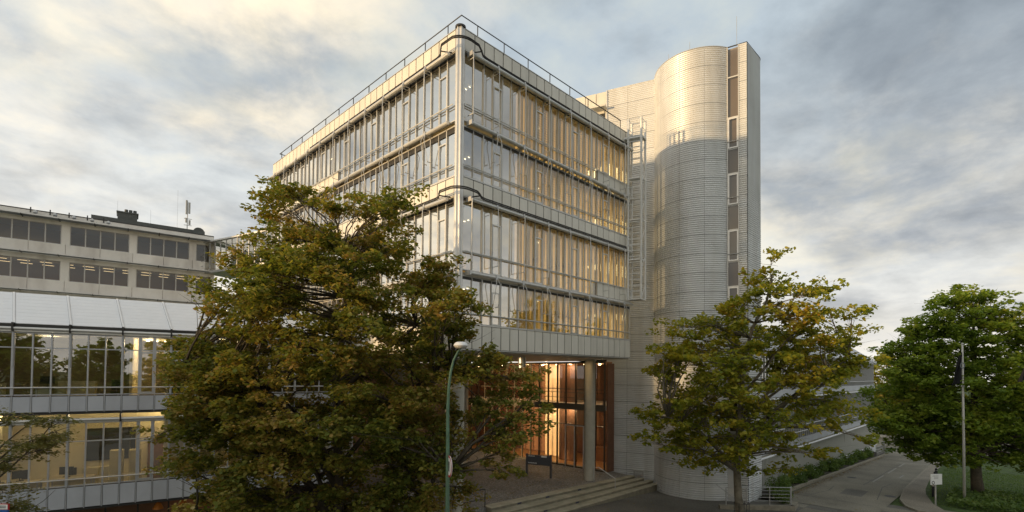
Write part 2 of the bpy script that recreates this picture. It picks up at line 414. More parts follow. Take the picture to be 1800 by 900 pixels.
# pavement with kerb on the far side of the road
wk = [(24.6, -22), (25.2, -16.5), (26.15, -14.24), (28.12, -13.55), (31.69, -12.89), (34.5, -12.6), (38.77, -12.39), (47.88, -12.12), (58.98, -12.1), (71, -12.1)]
wk = [(26.2, -22), (26.3, -16.5)] + wk[2:]
kr2 = [(24.3, -22), (24.35, -16), (24.67, -13.11), (25.68, -12.45), (27.98, -11.86), (33.0, -11.46), (38.5, -11.37), (47.5, -11.26), (58.98, -11.24), (71, -11.2)]
pv = MB(); kb = MB(); lw_ = MB()
for k in range(len(wk) - 1):
    a, b_ = kr2[k], kr2[k + 1]; c, d = wk[k + 1], wk[k]
    av = Vector((a[0], a[1])); dv = Vector((d[0], d[1])); bv = Vector((b_[0], b_[1])); cv = Vector((c[0], c[1]))
    a2 = av + (dv - av).normalized() * .16; b2 = bv + (cv - bv).normalized() * .16
    h = .11
    pv.quad(fz(*a2, h - .006), fz(*b2, h - .006), fz(*cv, h - .006), fz(*dv, h - .006))
    kb.quad(fz(*av, h), fz(*bv, h), fz(*b2, h), fz(*a2, h)); kb.quad(fz(*av, -.05), fz(*bv, -.05), fz(*bv, h), fz(*av, h))
    kb.quad(fz(*a2, h), fz(*b2, h), fz(*b2, -.05), fz(*a2, -.05))
    far = Vector((cv.x + 3, -75)); fard = Vector((dv.x + 3, -75))
    n = 8
    for q in range(n):
        p0 = dv.lerp(fard, q / n); p1 = cv.lerp(far, q / n); p2 = cv.lerp(far, (q + 1) / n); p3 = dv.lerp(fard, (q + 1) / n)
        lw_.quad(fz(*p0, h - .01), fz(*p1, h - .01), fz(*p2, h - .01), fz(*p3, h - .01))
tag(pv.build('pavement', M_WALK), kind='structure'); tag(kb.build('kerb', M_KERB), kind='structure')
tag(lw_.build('lawn', M_GRASS), kind='structure')
# kerb and planting bed on the building side of the road
kb2 = MB(); bed = MB()
lk = [(20.6, -6.5), (22.5, -6.2), (26.4, -6.15), (32.1, -6.2), (39.3, -6.3), (48.6, -6.4), (61, -6.55), (63, -6.5)]
for k in range(len(lk) - 1):
    a, b_ = lk[k], lk[k + 1]; h = .15; wd = .22
    kb2.quad(fz(a[0], a[1], -.05), fz(b_[0], b_[1], -.05), fz(b_[0], b_[1], h), fz(a[0], a[1], h))
    kb2.quad(fz(a[0], a[1], h), fz(b_[0], b_[1], h), fz(b_[0], b_[1] + wd, h), fz(a[0], a[1] + wd, h))
    bed.quad(fz(a[0], a[1] + wd, h - .03), fz(b_[0], b_[1] + wd, h - .03), fz(b_[0], -4.7, h - .03), fz(a[0], -4.7, h - .03))
tag(kb2.build('kerb', M_KERB), kind='structure'); tag(bed.build('planting_bed', M_SOIL), kind='structure')
pm = MB()
def mark(x0, y0, x1, y1, wd):
    d = Vector((x1 - x0, y1 - y0)).normalized(); n_ = Vector((-d.y, d.x)) * wd / 2
    p = [Vector((x0, y0)) + n_, Vector((x0, y0)) - n_, Vector((x1, y1)) - n_, Vector((x1, y1)) + n_]
    pm.quad(*[fz(q.x, q.y, .006) for q in p])
for x0, x1 in ((35.5, 40.5), (42.5, 47.5), (49, 53)): mark(x0, -9.22, x1, -9.2, .12)
mark(40.1, -10.35, 42.4, -10.38, .12); mark(53.2, -8.5, 54.4, -11.3, .28)
tag(pm.build('road_marking', M_PAINT), kind='structure')
M_TAR = mat('tar', (.045, .045, .043), .6, noise=.2, nscale=6)
tar = MB()
def seam(pts, wd):
    for (x0, y0), (x1, y1) in zip(pts[:-1], pts[1:]):
        d = Vector((x1 - x0, y1 - y0)).normalized(); n_ = Vector((-d.y, d.x)) * wd / 2
        q = [Vector((x0, y0)) + n_, Vector((x0, y0)) - n_, Vector((x1, y1)) - n_, Vector((x1, y1)) + n_]
        tar.quad(*[fz(v.x, v.y, .005) for v in q])
seam([(33, -9.0), (39, -9.05), (46, -8.95), (52, -9.0)], .05)
seam([(24, -7.2), (28, -7.8), (30.5, -7.6)], .04); seam([(27, -10.8), (33, -10.2), (36, -10.4)], .04)
seam([(24.2, -11.0), (24.6, -8.6), (24.3, -6.6)], .06)
tag(tar.build('tar_seam', M_TAR), kind='structure')
ptch = MB().quad(fz(27.2, -9.9, .005), fz(30.1, -9.8, .005), fz(30.0, -8.5, .005), fz(27.3, -8.6, .005))
tag(ptch.build('asphalt_patch', M_ASPH), kind='structure')
for (x, y, lab) in ((29.2, -11.2, 'iron drain cover in the gutter near the pavement corner'), (36.5, -7.6, 'round iron manhole cover in the road by the shrubs')):
    t_ = thing('manhole_cover', (x, y, gz(x, y)), lab, 'manhole')
    MB().lathe([(.34, .004), (.34, .012), (.30, .014)], 20).build('rim', M_SLATE, t_, T(x, y, gz(x, y)))
    MB().lathe([(.28, .004), (.28, .016)], 20).build('lid', M_TAR, t_, T(x, y, gz(x, y)))

# plaza and its steps
plz = MB()
stepY = lambda x: 2.78 - .072 * x                # top edge of the flight
PL = [(4.1, stepY(4.1)), (17.0, stepY(17.0)), (17.0, 26), (1.0, 26), (-0.6, 9.0), (-0.6, 2.4), (4.1, 2.4)]
PL = [(-0.6, stepY(0)), (4.1, stepY(4.1)), (17.0, stepY(17.0)), (17.4, 4.0), (17.4, 26), (1.0, 26), (-0.6, 9.0)]
plz.prism(PL, -3.2, 0.0)
tag(plz.build('plaza', M_COB), kind='structure')
st = thing('stone_steps', (10, 1.5, -.8), 'flight of broad shallow stone steps up to the cobbled plaza under the office block', 'steps')
pitch = lambda x: .62 - .017 * (x - 4)
def stepseg(name, x0, x1, k, z0, z1, y_in):
    b = MB()
    ya0 = stepY(x0) - k * pitch(x0) + .0; ya1 = stepY(x1) - k * pitch(x1)
    yb0 = stepY(x0) - y_in * pitch(x0); yb1 = stepY(x1) - y_in * pitch(x1)
    g = .006
    b.prism([(x0 + g, ya0), (x1 - g, ya1), (x1 - g, yb1), (x0 + g, yb0)], z0, z1)
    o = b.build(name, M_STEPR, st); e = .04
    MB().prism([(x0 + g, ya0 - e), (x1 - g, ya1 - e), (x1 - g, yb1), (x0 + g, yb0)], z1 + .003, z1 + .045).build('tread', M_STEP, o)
    return o
cuts = [4.1, 6.4, 8.6, 10.9, 13.1, 15.2]
for k, (ztop, zlow, xe) in enumerate(((0.012, -.9, 16.9), (-.155, -1.0, 17.4), (-.32, -1.1, 17.9), (-.49, -1.3, 18.2))):
    cc = [c + .45 * (k % 2) if 0 < i_ else c for i_, c in enumerate(cuts)] + [xe]
    for a, b_ in zip(cc[:-1], cc[1:]):
        stepseg('step_block', a, b_, k + .62, zlow, ztop, k - .36 if k else -.35)
# dark anti-slip markers set into step edges
for (k, x) in ((0, 6.1), (0, 8.3), (0, 11.1), (2, 6.9), (2, 9.6)):
    ztop = (0.012, -.155, -.32)[k]; y = stepY(x) - (k + .62) * pitch(x) - .012
    MB().box(x - .14, x + .14, y - .004, y + .06, ztop - .10, ztop - .02).build('step_marker', mat('marker_blue', (0.03, 0.035, 0.07), 0.6), st)

# ------------------------------------------------------------------ OFFICE BLOCK
FR = frame(0, 0, 0)                               # right face: local x along, y inward
FL = frame(0, 0, -math.pi / 2)                    # left face: local x = -world y
MODR = [0.21 + .6 * k for k in range(24)]
MODL = [-(0.27 + .6086 * k) for k in range(36)][::-1]
ob = thing('office_block', (7, 10, 0), 'four storey glass office block with cream panel bands raised on round columns', 'building')
XE, YE = 14.01, 21.57
# slabs, roof, soffit, core
for name, z0, z1, inset in (('roof_slab', 21.55, 21.95, .20), ('floor_slab', 17.95, 18.2, .32), ('floor_slab', 14.75, 15.25, .2), ('floor_slab', 11.3, 11.55, .32), ('floor_slab', 8.12, 8.75, .2)):
    MB().box(inset, XE - .05, inset, YE - .05, z0, z1).build(name, M_SLAB, ob)
MB().box(.07, XE - .02, .07, YE, 7.97, 8.10).build('soffit', mat('soffit_panel', (0.40, 0.37, 0.31), .6), ob)
MB().box(.25, XE - .05, .25, YE - .05, 21.95, 22.0).build('roof_gravel', M_ROOFG, ob)
for z0, z1 in ((8.75, 11.3), (11.55, 14.75), (15.25, 17.95), (18.2, 21.55)):
    MB().box(6.8, 13.4, 7.5, 20.5, z0, z1).build('core_wall', mat('core_plaster', (0.55, 0.42, 0.20), .8), ob)
    MB().box(4.1, 4.2, 5.6, 7.5, z0, z1).build('partition', mat('partition_white', (0.60, 0.50, 0.28), .8), ob)
    MB().box(7.7, 7.8, 5.4, 7.5, z0, z1).build('partition', MATS['partition_white'], ob)
    MB().box(11.2, 11.3, 4.6, 7.5, z0, z1).build('partition', MATS['partition_white'], ob)
    l_ = bpy.data.lights.new('office_lamp', 'AREA'); l_.shape = 'RECTANGLE'; l_.size = 8; l_.size_y = 2.2; l_.energy = 95; l_.color = (1, .76, .36)
    lo_ = bpy.data.objects.new('office_lamp', l_); COL.objects.link(lo_); lo_.location = (9, 3.4, z1 - .08)
    MB().box(1.6, 6.8, 13.0, 13.12, z0, z1).build('partition', MATS['partition_white'], ob)
    b = MB()
    for xx in (2.4, 8.1):
        for yy in (2.2, 2.5, 2.8): b.box(xx, xx + .09, yy, yy + .03, z1 - .06, z1 - .03)
    for yy in (9, 15.5): b.box(1.6, 1.63, yy, yy + .2, z1 - .06, z1 - .03)
    tag(b.build('ceiling_lights', mat('faint_lamp_glow', (.8, .7, .5), .4, emit=((1, .85, .55), 3.0)), ob), kind='stuff')
# rear and end walls
MB().box(.1, XE, YE, YE + .2, 8.0, 22.3).build('rear_wall', M_PANEL, ob)
MB().box(XE, XE + .15, 5.6, YE, 8.0, 22.3).build('end_wall', M_PANEL, ob)
for z0, z1 in ((21.36, 22.3), (14.84, 15.70), (8.0, 9.19), (17.9, 18.2), (11.3, 11.56)):
    MB().box(XE, XE + .12, .1, 5.6, z0, z1).build('end_band', M_PANEL, ob)
for z0, z1 in ((18.2, 21.36), (15.70, 17.9), (11.56, 14.84), (9.19, 11.3)):
    for y in np.arange(.1, 5.7, .55):
        MB().box(XE + .02, XE + .10, y, y + .17, z0, z1).build('end_mullion', M_FRAME, ob)
        if y < 5: MB().quad((XE + .06, y + .17, z0), (XE + .06, y + .55, z0), (XE + .06, y + .55, z1), (XE + .06, y + .17, z1)).build('end_pane', M_GLASSB, ob)
MB().box(14.2, 17.0, 4.6, 12, 8.0, 21.9).build('link_block', M_PANEL, ob)

_pm = {}
M_FIN = mat('cream_fin', (.78, .62, .34), .6)
M_SLATB = mat('gold_blind_slat', (.30, .24, .13), .5, .2)
def pmesh(kind, w_, h, d=.05):
    key = (kind, round(w_, 3), round(h, 3), d)
    if key not in _pm:
        if kind == 'panel': _pm[key] = MB().cbox(-w_ / 2, w_ / 2, -d, 0, 0, h, .008).mesh('panel', M_PANEL)
        elif kind == 'pane': _pm[key] = MB().quad((-w_ / 2, 0, 0), (w_ / 2, 0, 0), (w_ / 2, 0, h), (-w_ / 2, 0, h)).mesh('pane', M_GLASS)
        elif kind == 'silver': _pm[key] = MB().quad((-w_ / 2, 0, 0), (w_ / 2, 0, 0), (w_ / 2, 0, h), (-w_ / 2, 0, h)).mesh('pane', M_GLASSS)
        elif kind == 'clear': _pm[key] = MB().quad((-w_ / 2, 0, 0), (w_ / 2, 0, 0), (w_ / 2, 0, h), (-w_ / 2, 0, h)).mesh('pane', M_GLASSB)
        elif kind == 'mullion': _pm[key] = MB().box(-.028, .028, -.03, .045, 0, h).mesh('mullion', M_FRAME)
        elif kind == 'thin': _pm[key] = MB().box(-.018, .018, -.02, .04, 0, h).mesh('mullion', M_FRAME)
    return _pm[key]
# spandrel bands: dark backing with a panel per module
def band(F, mods, z0, z1, name='panel_band'):
    a, b_ = mods[0], mods[-1]
    bk = MB().box(a, b_, .0, .14, z0 + .01, z1 - .01).build(name, M_DARK, ob, F)
    for k in range(len(mods) - 1):
        wd = mods[k + 1] - mods[k] - .045
        me = pmesh('panel', wd, z1 - z0 - .03)
        inst('panel', me, bk, F @ T((mods[k] + mods[k + 1]) / 2, -.002, z0 + .015) @ Matrix.Rotation(R(random.uniform(-.25, .25)), 4, 'X'))
    rail = MB()
    for k in mods: rail.box(k - .012, k + .012, -.035, 0, z0 - .03, z1 + .0)
    tag(rail.build('joint_strip', M_ALUD, bk, F), kind='stuff')
    MB().box(a, b_, -.075, .1, z0 - .05, z0 - .005).build('drip_edge', M_FRAME, bk, F)
    MB().box(a, b_, -.065, .1, z1 + .004, z1 + .035).build('coping', M_ALU, bk, F)
    return bk
for F, mods in ((FR, MODR), (FL, MODL)):
    band(F, mods, 21.38, 22.30, 'parapet_band')
    band(F, mods, 14.86, 15.68)
    band(F, mods, 8.08, 9.15)
band(FR, MODR[-7:], 18.2, 18.97); band(FR, MODR[-7:], 11.6, 12.4)
band(FL, MODL[:18], 18.2, 18.97)
# glazing rows
def glazing(F, mods, z0, z1, rail_z, skip=None, zspan=None):
    a, b_ = mods[0], mods[-1]
    fr = MB().box(a, b_, -.03, .09, z0, z0 + .05).box(a, b_, -.03, .09, z1 - .06, z1).box(a, b_, .0, .06, rail_z - .02, rail_z + .02)
    fr = fr.build('window_row', M_FRAME, ob, F)
    for k, s in enumerate(mods):
        inst('mullion', pmesh('mullion' if k % 2 == 0 else 'thin', 0, z1 - z0), fr, F @ T(s, 0, z0))
    for k in range(len(mods) - 1):
        wd = mods[k + 1] - mods[k] - .05
        zz = z0
        if skip and skip(k): zz = zspan
        clear = (F is FR and k >= 6)
        inst('pane', pmesh('clear' if clear else 'silver' if F is FL else 'pane', wd, z1 - zz - .06), fr,
             F @ T((mods[k] + mods[k + 1]) / 2, .035, zz + .03) @ Matrix.Rotation(R(random.gauss(0, .22)), 4, 'Z') @ Matrix.Rotation(R(random.gauss(0, .2)), 4, 'X'))
        MB().box(mods[k] + .03, mods[k + 1] - .03, -.012, .02, z1 - (.30 if F is FL else .17), z1 - .06).build('awning_reflection_strip', M_ALUD, fr, F)  # dark strip stands in for the awning's dark reflection at the pane head
        if F is FR and k >= (8 if z0 > 15 else 7):
            hb = (z1 - zz) * (.55 + .4 * ((k * 7) % 5) / 5)
            kb_ = ('bl', round(hb, 2))
            if kb_ not in _pm:
                q_ = MB(); zz_ = -hb
                while zz_ < -.02:
                    q_.quad((-.27, 0, zz_ - .008), (.27, 0, zz_ - .008), (.27, .055, zz_ + .010), (-.27, .055, zz_ + .010)); zz_ += .13
                _pm[kb_] = q_.mesh('slat_blind', M_SLATB)
            inst('slat_blind', _pm[kb_], fr, F @ T((mods[k] + mods[k + 1]) / 2, .16, z1 - .1))
        if F is FR and k >= 6:
            kf = ('fin', round(z1 - zz, 2))
            if kf not in _pm: _pm[kf] = MB().box(-.22, -.20, .26, .40, 0, z1 - zz - .1).box(.07, .09, .26, .36, 0, z1 - zz - .1).mesh('vertical_fin', M_FIN)
            inst('vertical_fin', _pm[kf], fr, F @ T((mods[k] + mods[k + 1]) / 2 + .05 * math.sin(k * 2.3), 0, zz + .05) )
        if k % 5 == 3:                            # opening sash frame
            h = z1 - zz; x0 = mods[k] + .04; x1 = mods[k + 1] - .04
            MB().box(x0, x1, -.02, .04, zz + .06, zz + .11).box(x0, x1, -.02, .04, zz + h * .72, zz + h * .72 + .05).box(x0, x0 + .035, -.021, .041, zz + .06, zz + h * .72).box(x1 - .035, x1, -.021, .041, zz + .06, zz + h * .72).build('sash', M_ALU, fr, F)
    hr = MB().tube([(a + .05, -.13, rail_z), (b_ - .05, -.13, rail_z)], .026, 8)
    for s in mods[::3]: hr.box(s - .012, s + .012, -.13, 0, rail_z - .012, rail_z + .012)
    hr.build('guard_rail', M_ALU, fr, F)
    return fr
NR = len(MODR) - 1
g_r = {}
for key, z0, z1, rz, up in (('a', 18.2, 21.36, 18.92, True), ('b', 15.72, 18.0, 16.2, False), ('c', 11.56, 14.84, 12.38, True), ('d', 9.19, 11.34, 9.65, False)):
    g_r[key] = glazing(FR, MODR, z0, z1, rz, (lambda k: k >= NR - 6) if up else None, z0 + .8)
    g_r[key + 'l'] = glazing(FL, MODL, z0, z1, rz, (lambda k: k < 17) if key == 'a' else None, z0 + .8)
# awning cassettes: tube every three modules with bracket, rods and foot bars
def awnings(F, s_list, zt, kind, drop):
    for k in range(len(s_list) - 1):
        s0, s1 = s_list[k], s_list[k + 1]
        aw = MB().tube([(s0 + .03, -.27, zt), (s1 - .03, -.27, zt)], .085, 10)
        aw.box(s0 + .02, s1 - .02, -.20, -.05, zt + .02, zt + .05)
        aw = aw.build('awning_tube', M_ALU, ob, F)
        MB().box(s0 - .035, s0 + .035, -.38, -.01, zt - .10, zt + .10).build('bracket', M_GALV, aw, F)
        b = MB()
        if kind == 'rod':
            b.tube([(s0, -.42, zt), (s0, -.42, zt - drop)], .019, 6)
            b.tube([(s0, -.44, zt - drop), (s0, -.04, zt - drop)], .017, 6)
            b.tube([(s0, -.42, zt - .25), (s0, -.04, zt - .25)], .014, 6)
        else:
            for sg in (-1, 1):
                b.tube([(s0 + .05 * sg, -.36, zt - .05), (s0 + .12 * sg, -.48, zt - .35), (s0 + .17 * sg, -.30, zt - drop)], .016, 6)
                b.tube([(s0 + .17 * sg, -.34, zt - drop), (s0 + .17 * sg, -.10, zt - drop)], .022, 6)
        if not (kind == 'arm' and F is FR and k == 0): b.build('awning_arm', M_ALU, aw, F)
SR = MODR[::3] ; SL = MODL[::3]
SRx = [.45] + MODR[3::3]
for F, S in ((FR, [.42] + list(MODR[3::3]) + [13.9]), (FL, [MODL[0]] + list(MODL[2::3][:-1]) + [-.45])):
    awnings(F, S, 21.2, 'rod', 2.75)
    awnings(F, S, 18.1, 'arm', 1.35)
    awnings(F, S, 14.68, 'rod', 2.75)
    awnings(F, S, 11.42, 'arm', 1.35)
# dark curtain rail that swings out round the corner post
def corner_rail(z):
    pts = []
    L = -18.0 if z > 20 else -6
    pts.append((-.16, -L * 1.0 if z < 20 else 15.0, z))
    for y in (3.0, 1.9, 1.45): pts.append((-.16, y, z))
    pts += [(-.22, 1.15, z), (-.42, .88, z), (-.62, .55, z)]
    for a in range(200, 275, 12):
        pts.append((.05 + .70 * math.cos(R(a)), .05 + .70 * math.sin(R(a)), z))
    pts += [(.55, -.62, z), (.88, -.42, z), (1.15, -.22, z)]
    for x in (1.45, 1.9, 3.0): pts.append((x, -.16, z))
    pts.append((13.6, -.16, z))
    b = MB(); 
    n = len(pts)
    for off in (0, .075):
        b.tube([(p[0], p[1], p[2] + off) for p in pts], .03, 6)
    b.tube([(-.42, .88, z), (-.05, .5, z - .08)], .03, 6); b.tube([(.88, -.42, z), (.5, -.05, z - .08)], .03, 6)
    o = b.build('curtain_rail', M_ALUD, ob); set_auto_smooth(o)
corner_rail(21.42); corner_rail(14.9)
# corner post: clustered aluminium tubes, one long shaft
cp = MB()
prof = []
for k in range(24):
    a = 2 * math.pi * k / 24; r_ = .17 + (.035 if k % 4 < 2 else 0.0)
    prof.append((.10 + r_ * math.cos(a), .12 + r_ * math.sin(a)))
cp.prism(prof, 8.0, 22.33)
o = cp.build('corner_post', M_ALU, ob)
MB().lathe([(.24, 22.33), (.24, 22.42), (.05, 22.43)], 16, (.10, .12)).build('post_cap', M_ALUD, o)
colb = mat('column_concrete', (0.48, 0.45, 0.37), .8, noise=.10, nscale=3, bump=.2, bscale=30, stain=((.30, .28, .22), (2, 2, .4), .4))
for (cx_, cy_, rr) in ((.42, .48, .33), (13.67, 2.78, .35), (4.9, 12.0, .35), (10.5, 12.0, .35)):
    c_ = MB().lathe([(rr, -.02), (rr, 2.6), (rr - .004, 2.61), (rr - .004, 2.63), (rr, 2.64), (rr, 5.3), (rr - .004, 5.31), (rr - .004, 5.33), (rr, 5.34), (rr, 7.98)], 28, (cx_, cy_)).build('column', colb, ob, smooth=False)
# soffit downlights housings
for x, y in ((4.3, 3.2), (7.3, 3.0)):
    MB().lathe([(.22, 7.35), (.22, 7.98)], 16, (x, y)).build('soffit_lamp', M_GALV, ob)
# roof railing
rr_ = MB(); ins = .28; zr = 23.12
rr_.tube([(ins, 21.2, zr), (ins, ins, zr), (13.35, ins, zr)], .028, 6)
rr_.tube([(ins, 21.2, zr), (ins + .9, 21.2, zr)], .028, 6)
rro = rr_.build('roof_railing', M_ALUD, ob)
for k in range(8):
    x = 1.25 + k * 1.725; MB().tube([(x, ins, 21.95), (x, ins, zr)], .026, 6).build('post', M_ALUD, rro)
for k in range(12):
    y = 1.25 + k * 1.78; MB().tube([(ins, y, 21.95), (ins, y, zr)], .026, 6).build('post', M_ALUD, rro)
# lobby: glass screen, mezzanine, warm interior
FLb = frame(16.6, 0, -math.pi / 2)
ym = [3.62, 4.45, 5.37, 6.21, 7.14, 7.98, 8.91, 9.85] + [9.85 + .92 * k for k in range(1, 15)]
lobz = 7.94
lf = MB()
for y in ym: lf.box(-y - .035, -y + .035, -.05, .10, 0, lobz)
lf.box(-ym[-1], -ym[0], -.04, .08, 0.0, .10).box(-ym[-1], -ym[0], -.04, .08, lobz - .12, lobz).box(-ym[-1], -ym[0], -.06, .10, 4.32, 4.78).box(-ym[-1], -ym[0], -.03, .07, 3.18, 3.24).box(-ym[-1], -ym[0], -.03, .07, 5.85, 5.90)
lf = lf.build('lobby_screen', mat('bronze_frame', (0.10, 0.085, 0.06), .4, .5), ob, FLb)
for k in range(len(ym) - 1):
    for z0, z1 in ((.10, 3.18), (3.24, 4.32), (4.78, 5.85), (5.90, lobz - .12)):
        MB().quad((-ym[k + 1] + .035, .03, z0), (-ym[k] - .035, .03, z0), (-ym[k] - .035, .03, z1), (-ym[k + 1] + .035, .03, z1)).build('pane', M_GLASSL, lf, FLb)
b = MB()
for yy in (5.40, 6.24, 7.10): b.box(-yy - .05, -yy + .05, -.09, -.055, .02, 3.17)
b.box(-7.1, -5.4, -.09, -.055, 3.10, 3.17)
dr = b.build('entrance_door', M_GALV, lf, FLb)
MB().box(17.0, 23.0, 3.6, 22, -.2, -.004).build('lobby_floor', M_OFLOOR, ob)
MB().box(16.75, 23, 3.6, 22, 4.40, 4.72).build('mezzanine', M_SLAB, ob)
MB().box(16.75, 23, 3.6, 22, 7.80, 7.93).build('lobby_ceiling', mat('wood_ceiling', (.42, .22, .10), .6), ob)
lbw = MB().box(22.6, 22.8, 3.6, 22, 0, 7.8).build('lobby_back_wall', M_WOOD, ob)
for k in range(15): MB().box(22.52, 22.59, 3.7 + 1.2 * k, 4.82 + 1.2 * k, .1, 4.3).build('wall_board', mat('board_wood', (.30, .14, .07), .45, noise=.2, nscale=3), lbw)
MB().box(20.2, 21.0, 5.6, 8.0, 0, 1.1).build('reception_counter', mat('counter_wood', (.35, .17, .08), .4), ob)
MB().box(16.8, 22.6, 3.45, 3.58, 0, 7.8).build('lobby_side_wall', M_WOOD, ob)
wl = mat('lit_plaster', (.80, .68, .50), .8)
MB().box(19.4, 19.5, 9.4, 11.6, 0, 7.8).build('lobby_partition', wl, ob)
MB().box(20.6, 20.7, 12.4, 21.9, 0, 7.8).build('lobby_partition', M_WOOD, ob)
MB().box(16.75, 22.8, 22.0, 22.15, -.1, 7.9).build('lobby_side_wall', M_WOOD, ob)
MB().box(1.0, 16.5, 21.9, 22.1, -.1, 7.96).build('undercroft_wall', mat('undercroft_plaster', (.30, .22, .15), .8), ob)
MB().box(18.6, 18.68, 7.6, 9.4, 0, 7.8).build('lobby_partition', M_WOOD, ob)
b = MB()
for y in (5.0, 6.4, 7.8, 9.2, 10.6, 12.5, 15, 17.5, 20):
    for x in (18.0, 20.0): b.lathe([(.10, 4.36), (.10, 4.395)], 10, (x, y)); b.lathe([(.10, 7.76), (.10, 7.795)], 10, (x, y))
b.build('lobby_downlights', M_LAMPO, ob)
gr = MB()
for z in (5.2, 5.6): gr.tube([(17.0, 3.7, z), (17.0, 14, z)], .02, 6)
for y in np.arange(4.0, 14, 1.2): gr.tube([(17.0, y, 4.72), (17.0, y, 5.6)], .02, 6)
gr.build('gallery_railing', M_BLACK, ob)

def area(name, loc, sx, sy, power, col, rot=(0, 0, 0)):
    l = bpy.data.lights.new(name, 'AREA'); l.shape = 'RECTANGLE'; l.size = sx; l.size_y = sy; l.energy = power; l.color = col
    o = bpy.data.objects.new(name, l); COL.objects.link(o); o.location = loc; o.rotation_euler = rot; return o
def bulb(name, loc, power, col):
    l = bpy.data.lights.new(name, 'POINT'); l.energy = power; l.color = col; l.shadow_soft_size = .12
    o = bpy.data.objects.new(name, l); COL.objects.link(o); o.location = loc; return o
for y, kx in ((5.0, .8), (8.2, 1.1), (10.4, 1.5), (13.2, .8), (17.0, .8)):
    bulb('lobby_lamp', (18.1, y, 7.55), 24 * kx, (1, .77, .48)); bulb('lobby_lamp', (18.1, y, 4.15), 26 * kx, (1, .77, .48))

# rooftop shrubs
def leafblob(n, rx, ry, rz, size, seed, flat=.5):
    rg = np.random.default_rng(seed)
    p = rg.normal(size=(n, 3)); p /= np.linalg.norm(p, axis=1)[:, None]
    p *= (rg.random(n) ** .4)[:, None] * np.array([rx, ry, rz]); return p

LEAF = np.array([(0, 0, 0), (-.36, .30, .07), (-.30, .66, .04), (0, 1.0, -.08), (.30, .66, .04), (.36, .30, .07)])
def leaves_mesh(name, pos, size, material, rg, up=.55, jitter=.42, maple=True):
    n = len(pos)
    nrm = rg.normal(size=(n, 3)); nrm /= np.linalg.norm(nrm, axis=1)[:, None]
    nrm[:, 2] = np.abs(nrm[:, 2]); nrm = nrm * (1 - up) + np.array([0, 0, 1.0]) * up
    nrm /= np.linalg.norm(nrm, axis=1)[:, None]
    t = rg.normal(size=(n, 3)); t -= (t * nrm).sum(1)[:, None] * nrm; t /= np.linalg.norm(t, axis=1)[:, None]
    s = np.cross(t, nrm)
    sc = size * (1 + jitter * rg.uniform(-1, 1, n)) * np.where(rg.random(n) < .15, .6, 1.0)
    V = (pos[:, None, :] + sc[:, None, None] * (LEAF[None, :, 0:1] * s[:, None, :] + (LEAF[None, :, 1:2] - .4) * t[:, None, :] + LEAF[None, :, 2:3] * nrm[:, None, :]))
    V = V.reshape(-1, 3)
    base = (np.arange(n) * 6)[:, None]
    F1 = base + np.array([0, 3, 2, 1]); F2 = base + np.array([0, 5, 4, 3])
    F = np.concatenate([F1, F2], 1).reshape(-1, 4)
    me = bpy.data.meshes.new(name)
    me.vertices.add(len(V)); me.vertices.foreach_set('co', V.astype(np.float32).ravel())
    me.loops.add(F.size); me.loops.foreach_set('vertex_index', F.astype(np.int32).ravel())
    me.polygons.add(len(F)); me.polygons.foreach_set('loop_start', (np.arange(len(F)) * 4).astype(np.int32))
    me.polygons.foreach_set('loop_total', np.full(len(F), 4, np.int32))
    me.materials.append(material); me.update(calc_edges=True); me.validate()
    return me
def shrub(name, loc, rx, ry, rz, n, size, label, material=None, group=None, seed=1, cat='shrub'):
    rg = np.random.default_rng(seed); t = thing(name, loc, label, cat, group)
    p = []
    for k in range(max(6, n // 110)):
        c = leafblob(1, rx * .8, ry * .8, rz * .75, 1, seed * 31 + k)[0]; c[2] = abs(c[2]) if rz > .3 else c[2]
        q = leafblob(110, rx * .42, ry * .42, rz * .36, 1, seed * 77 + k) + c; p.append(q)
    p = np.concatenate(p); p[:, 2] = np.maximum(p[:, 2], -.02 - 0 * p[:, 2]) + .06
    p += np.array(loc)
    link(bpy.data.objects.new('foliage', leaves_mesh('foliage', p, size, material or L_HEDGE, rg, .3)), t)
    st_ = MB()
    for k in range(6):
        a = k * 1.05 + seed; st_.tube([(loc[0], loc[1], loc[2] - .1), (loc[0] + rx * .5 * math.cos(a), loc[1] + ry * .5 * math.sin(a), loc[2] + rz * .8)], [.025, .008], 5)
    st_.build('stems', M_BARK, t)
    return t
shrub('roof_shrub', (.9, 6.6, 22.0), .55, 1.0, .9, 900, .10, 'dark roof shrub peeping over the parapet, the larger of two', seed=3)
shrub('roof_shrub', (.9, 2.6, 22.0), .3, .5, .62, 300, .09, 'tiny dark roof shrub close to the corner of the parapet', seed=4)

# ------------------------------------------------------------------ STAIR TOWER in corrugated sheet
tw = thing('stair_tower', (19, -1, -.9), 'tall rounded stair tower clad in horizontally corrugated silver sheet', 'tower')
ZT, ZB, NL = 28.15, -1.05, 24
LH = (ZT - ZB) / NL
NCOR = 9
PER = LH / NCOR
def corr(path, name):
    """corrugated sheet along a plan path [(x, y, nx, ny)], one level tall"""
    rows = []
    for k in range(NCOR * 4 + 1):
        ph = k / 4.0
        o_ = (-.012, .026, .036, .030)[k % 4]
        rows.append((ph * PER, o_))
    b = MB(); n = len(path)
    for z, o_ in rows:
        z2 = min(max(z, .006), LH - .010)
        for (x, y, nx, ny) in path: b.v.append((x + nx * o_, y + ny * o_, z2))
    for r_ in range(len(rows) - 1):
        for k in range(n - 1):
            a = r_ * n + k; b.f.append((a, a + 1, a + n + 1, a + n))
    return b.mesh(name, M_CORR)
wd_ = Vector((.33, -.944)).normalized(); wn_ = Vector((-.944, -.33)).normalized()
W0 = Vector((17.42, 3.99)); DC = Vector((19.88, -1.82)); DR = 2.87
paths = []
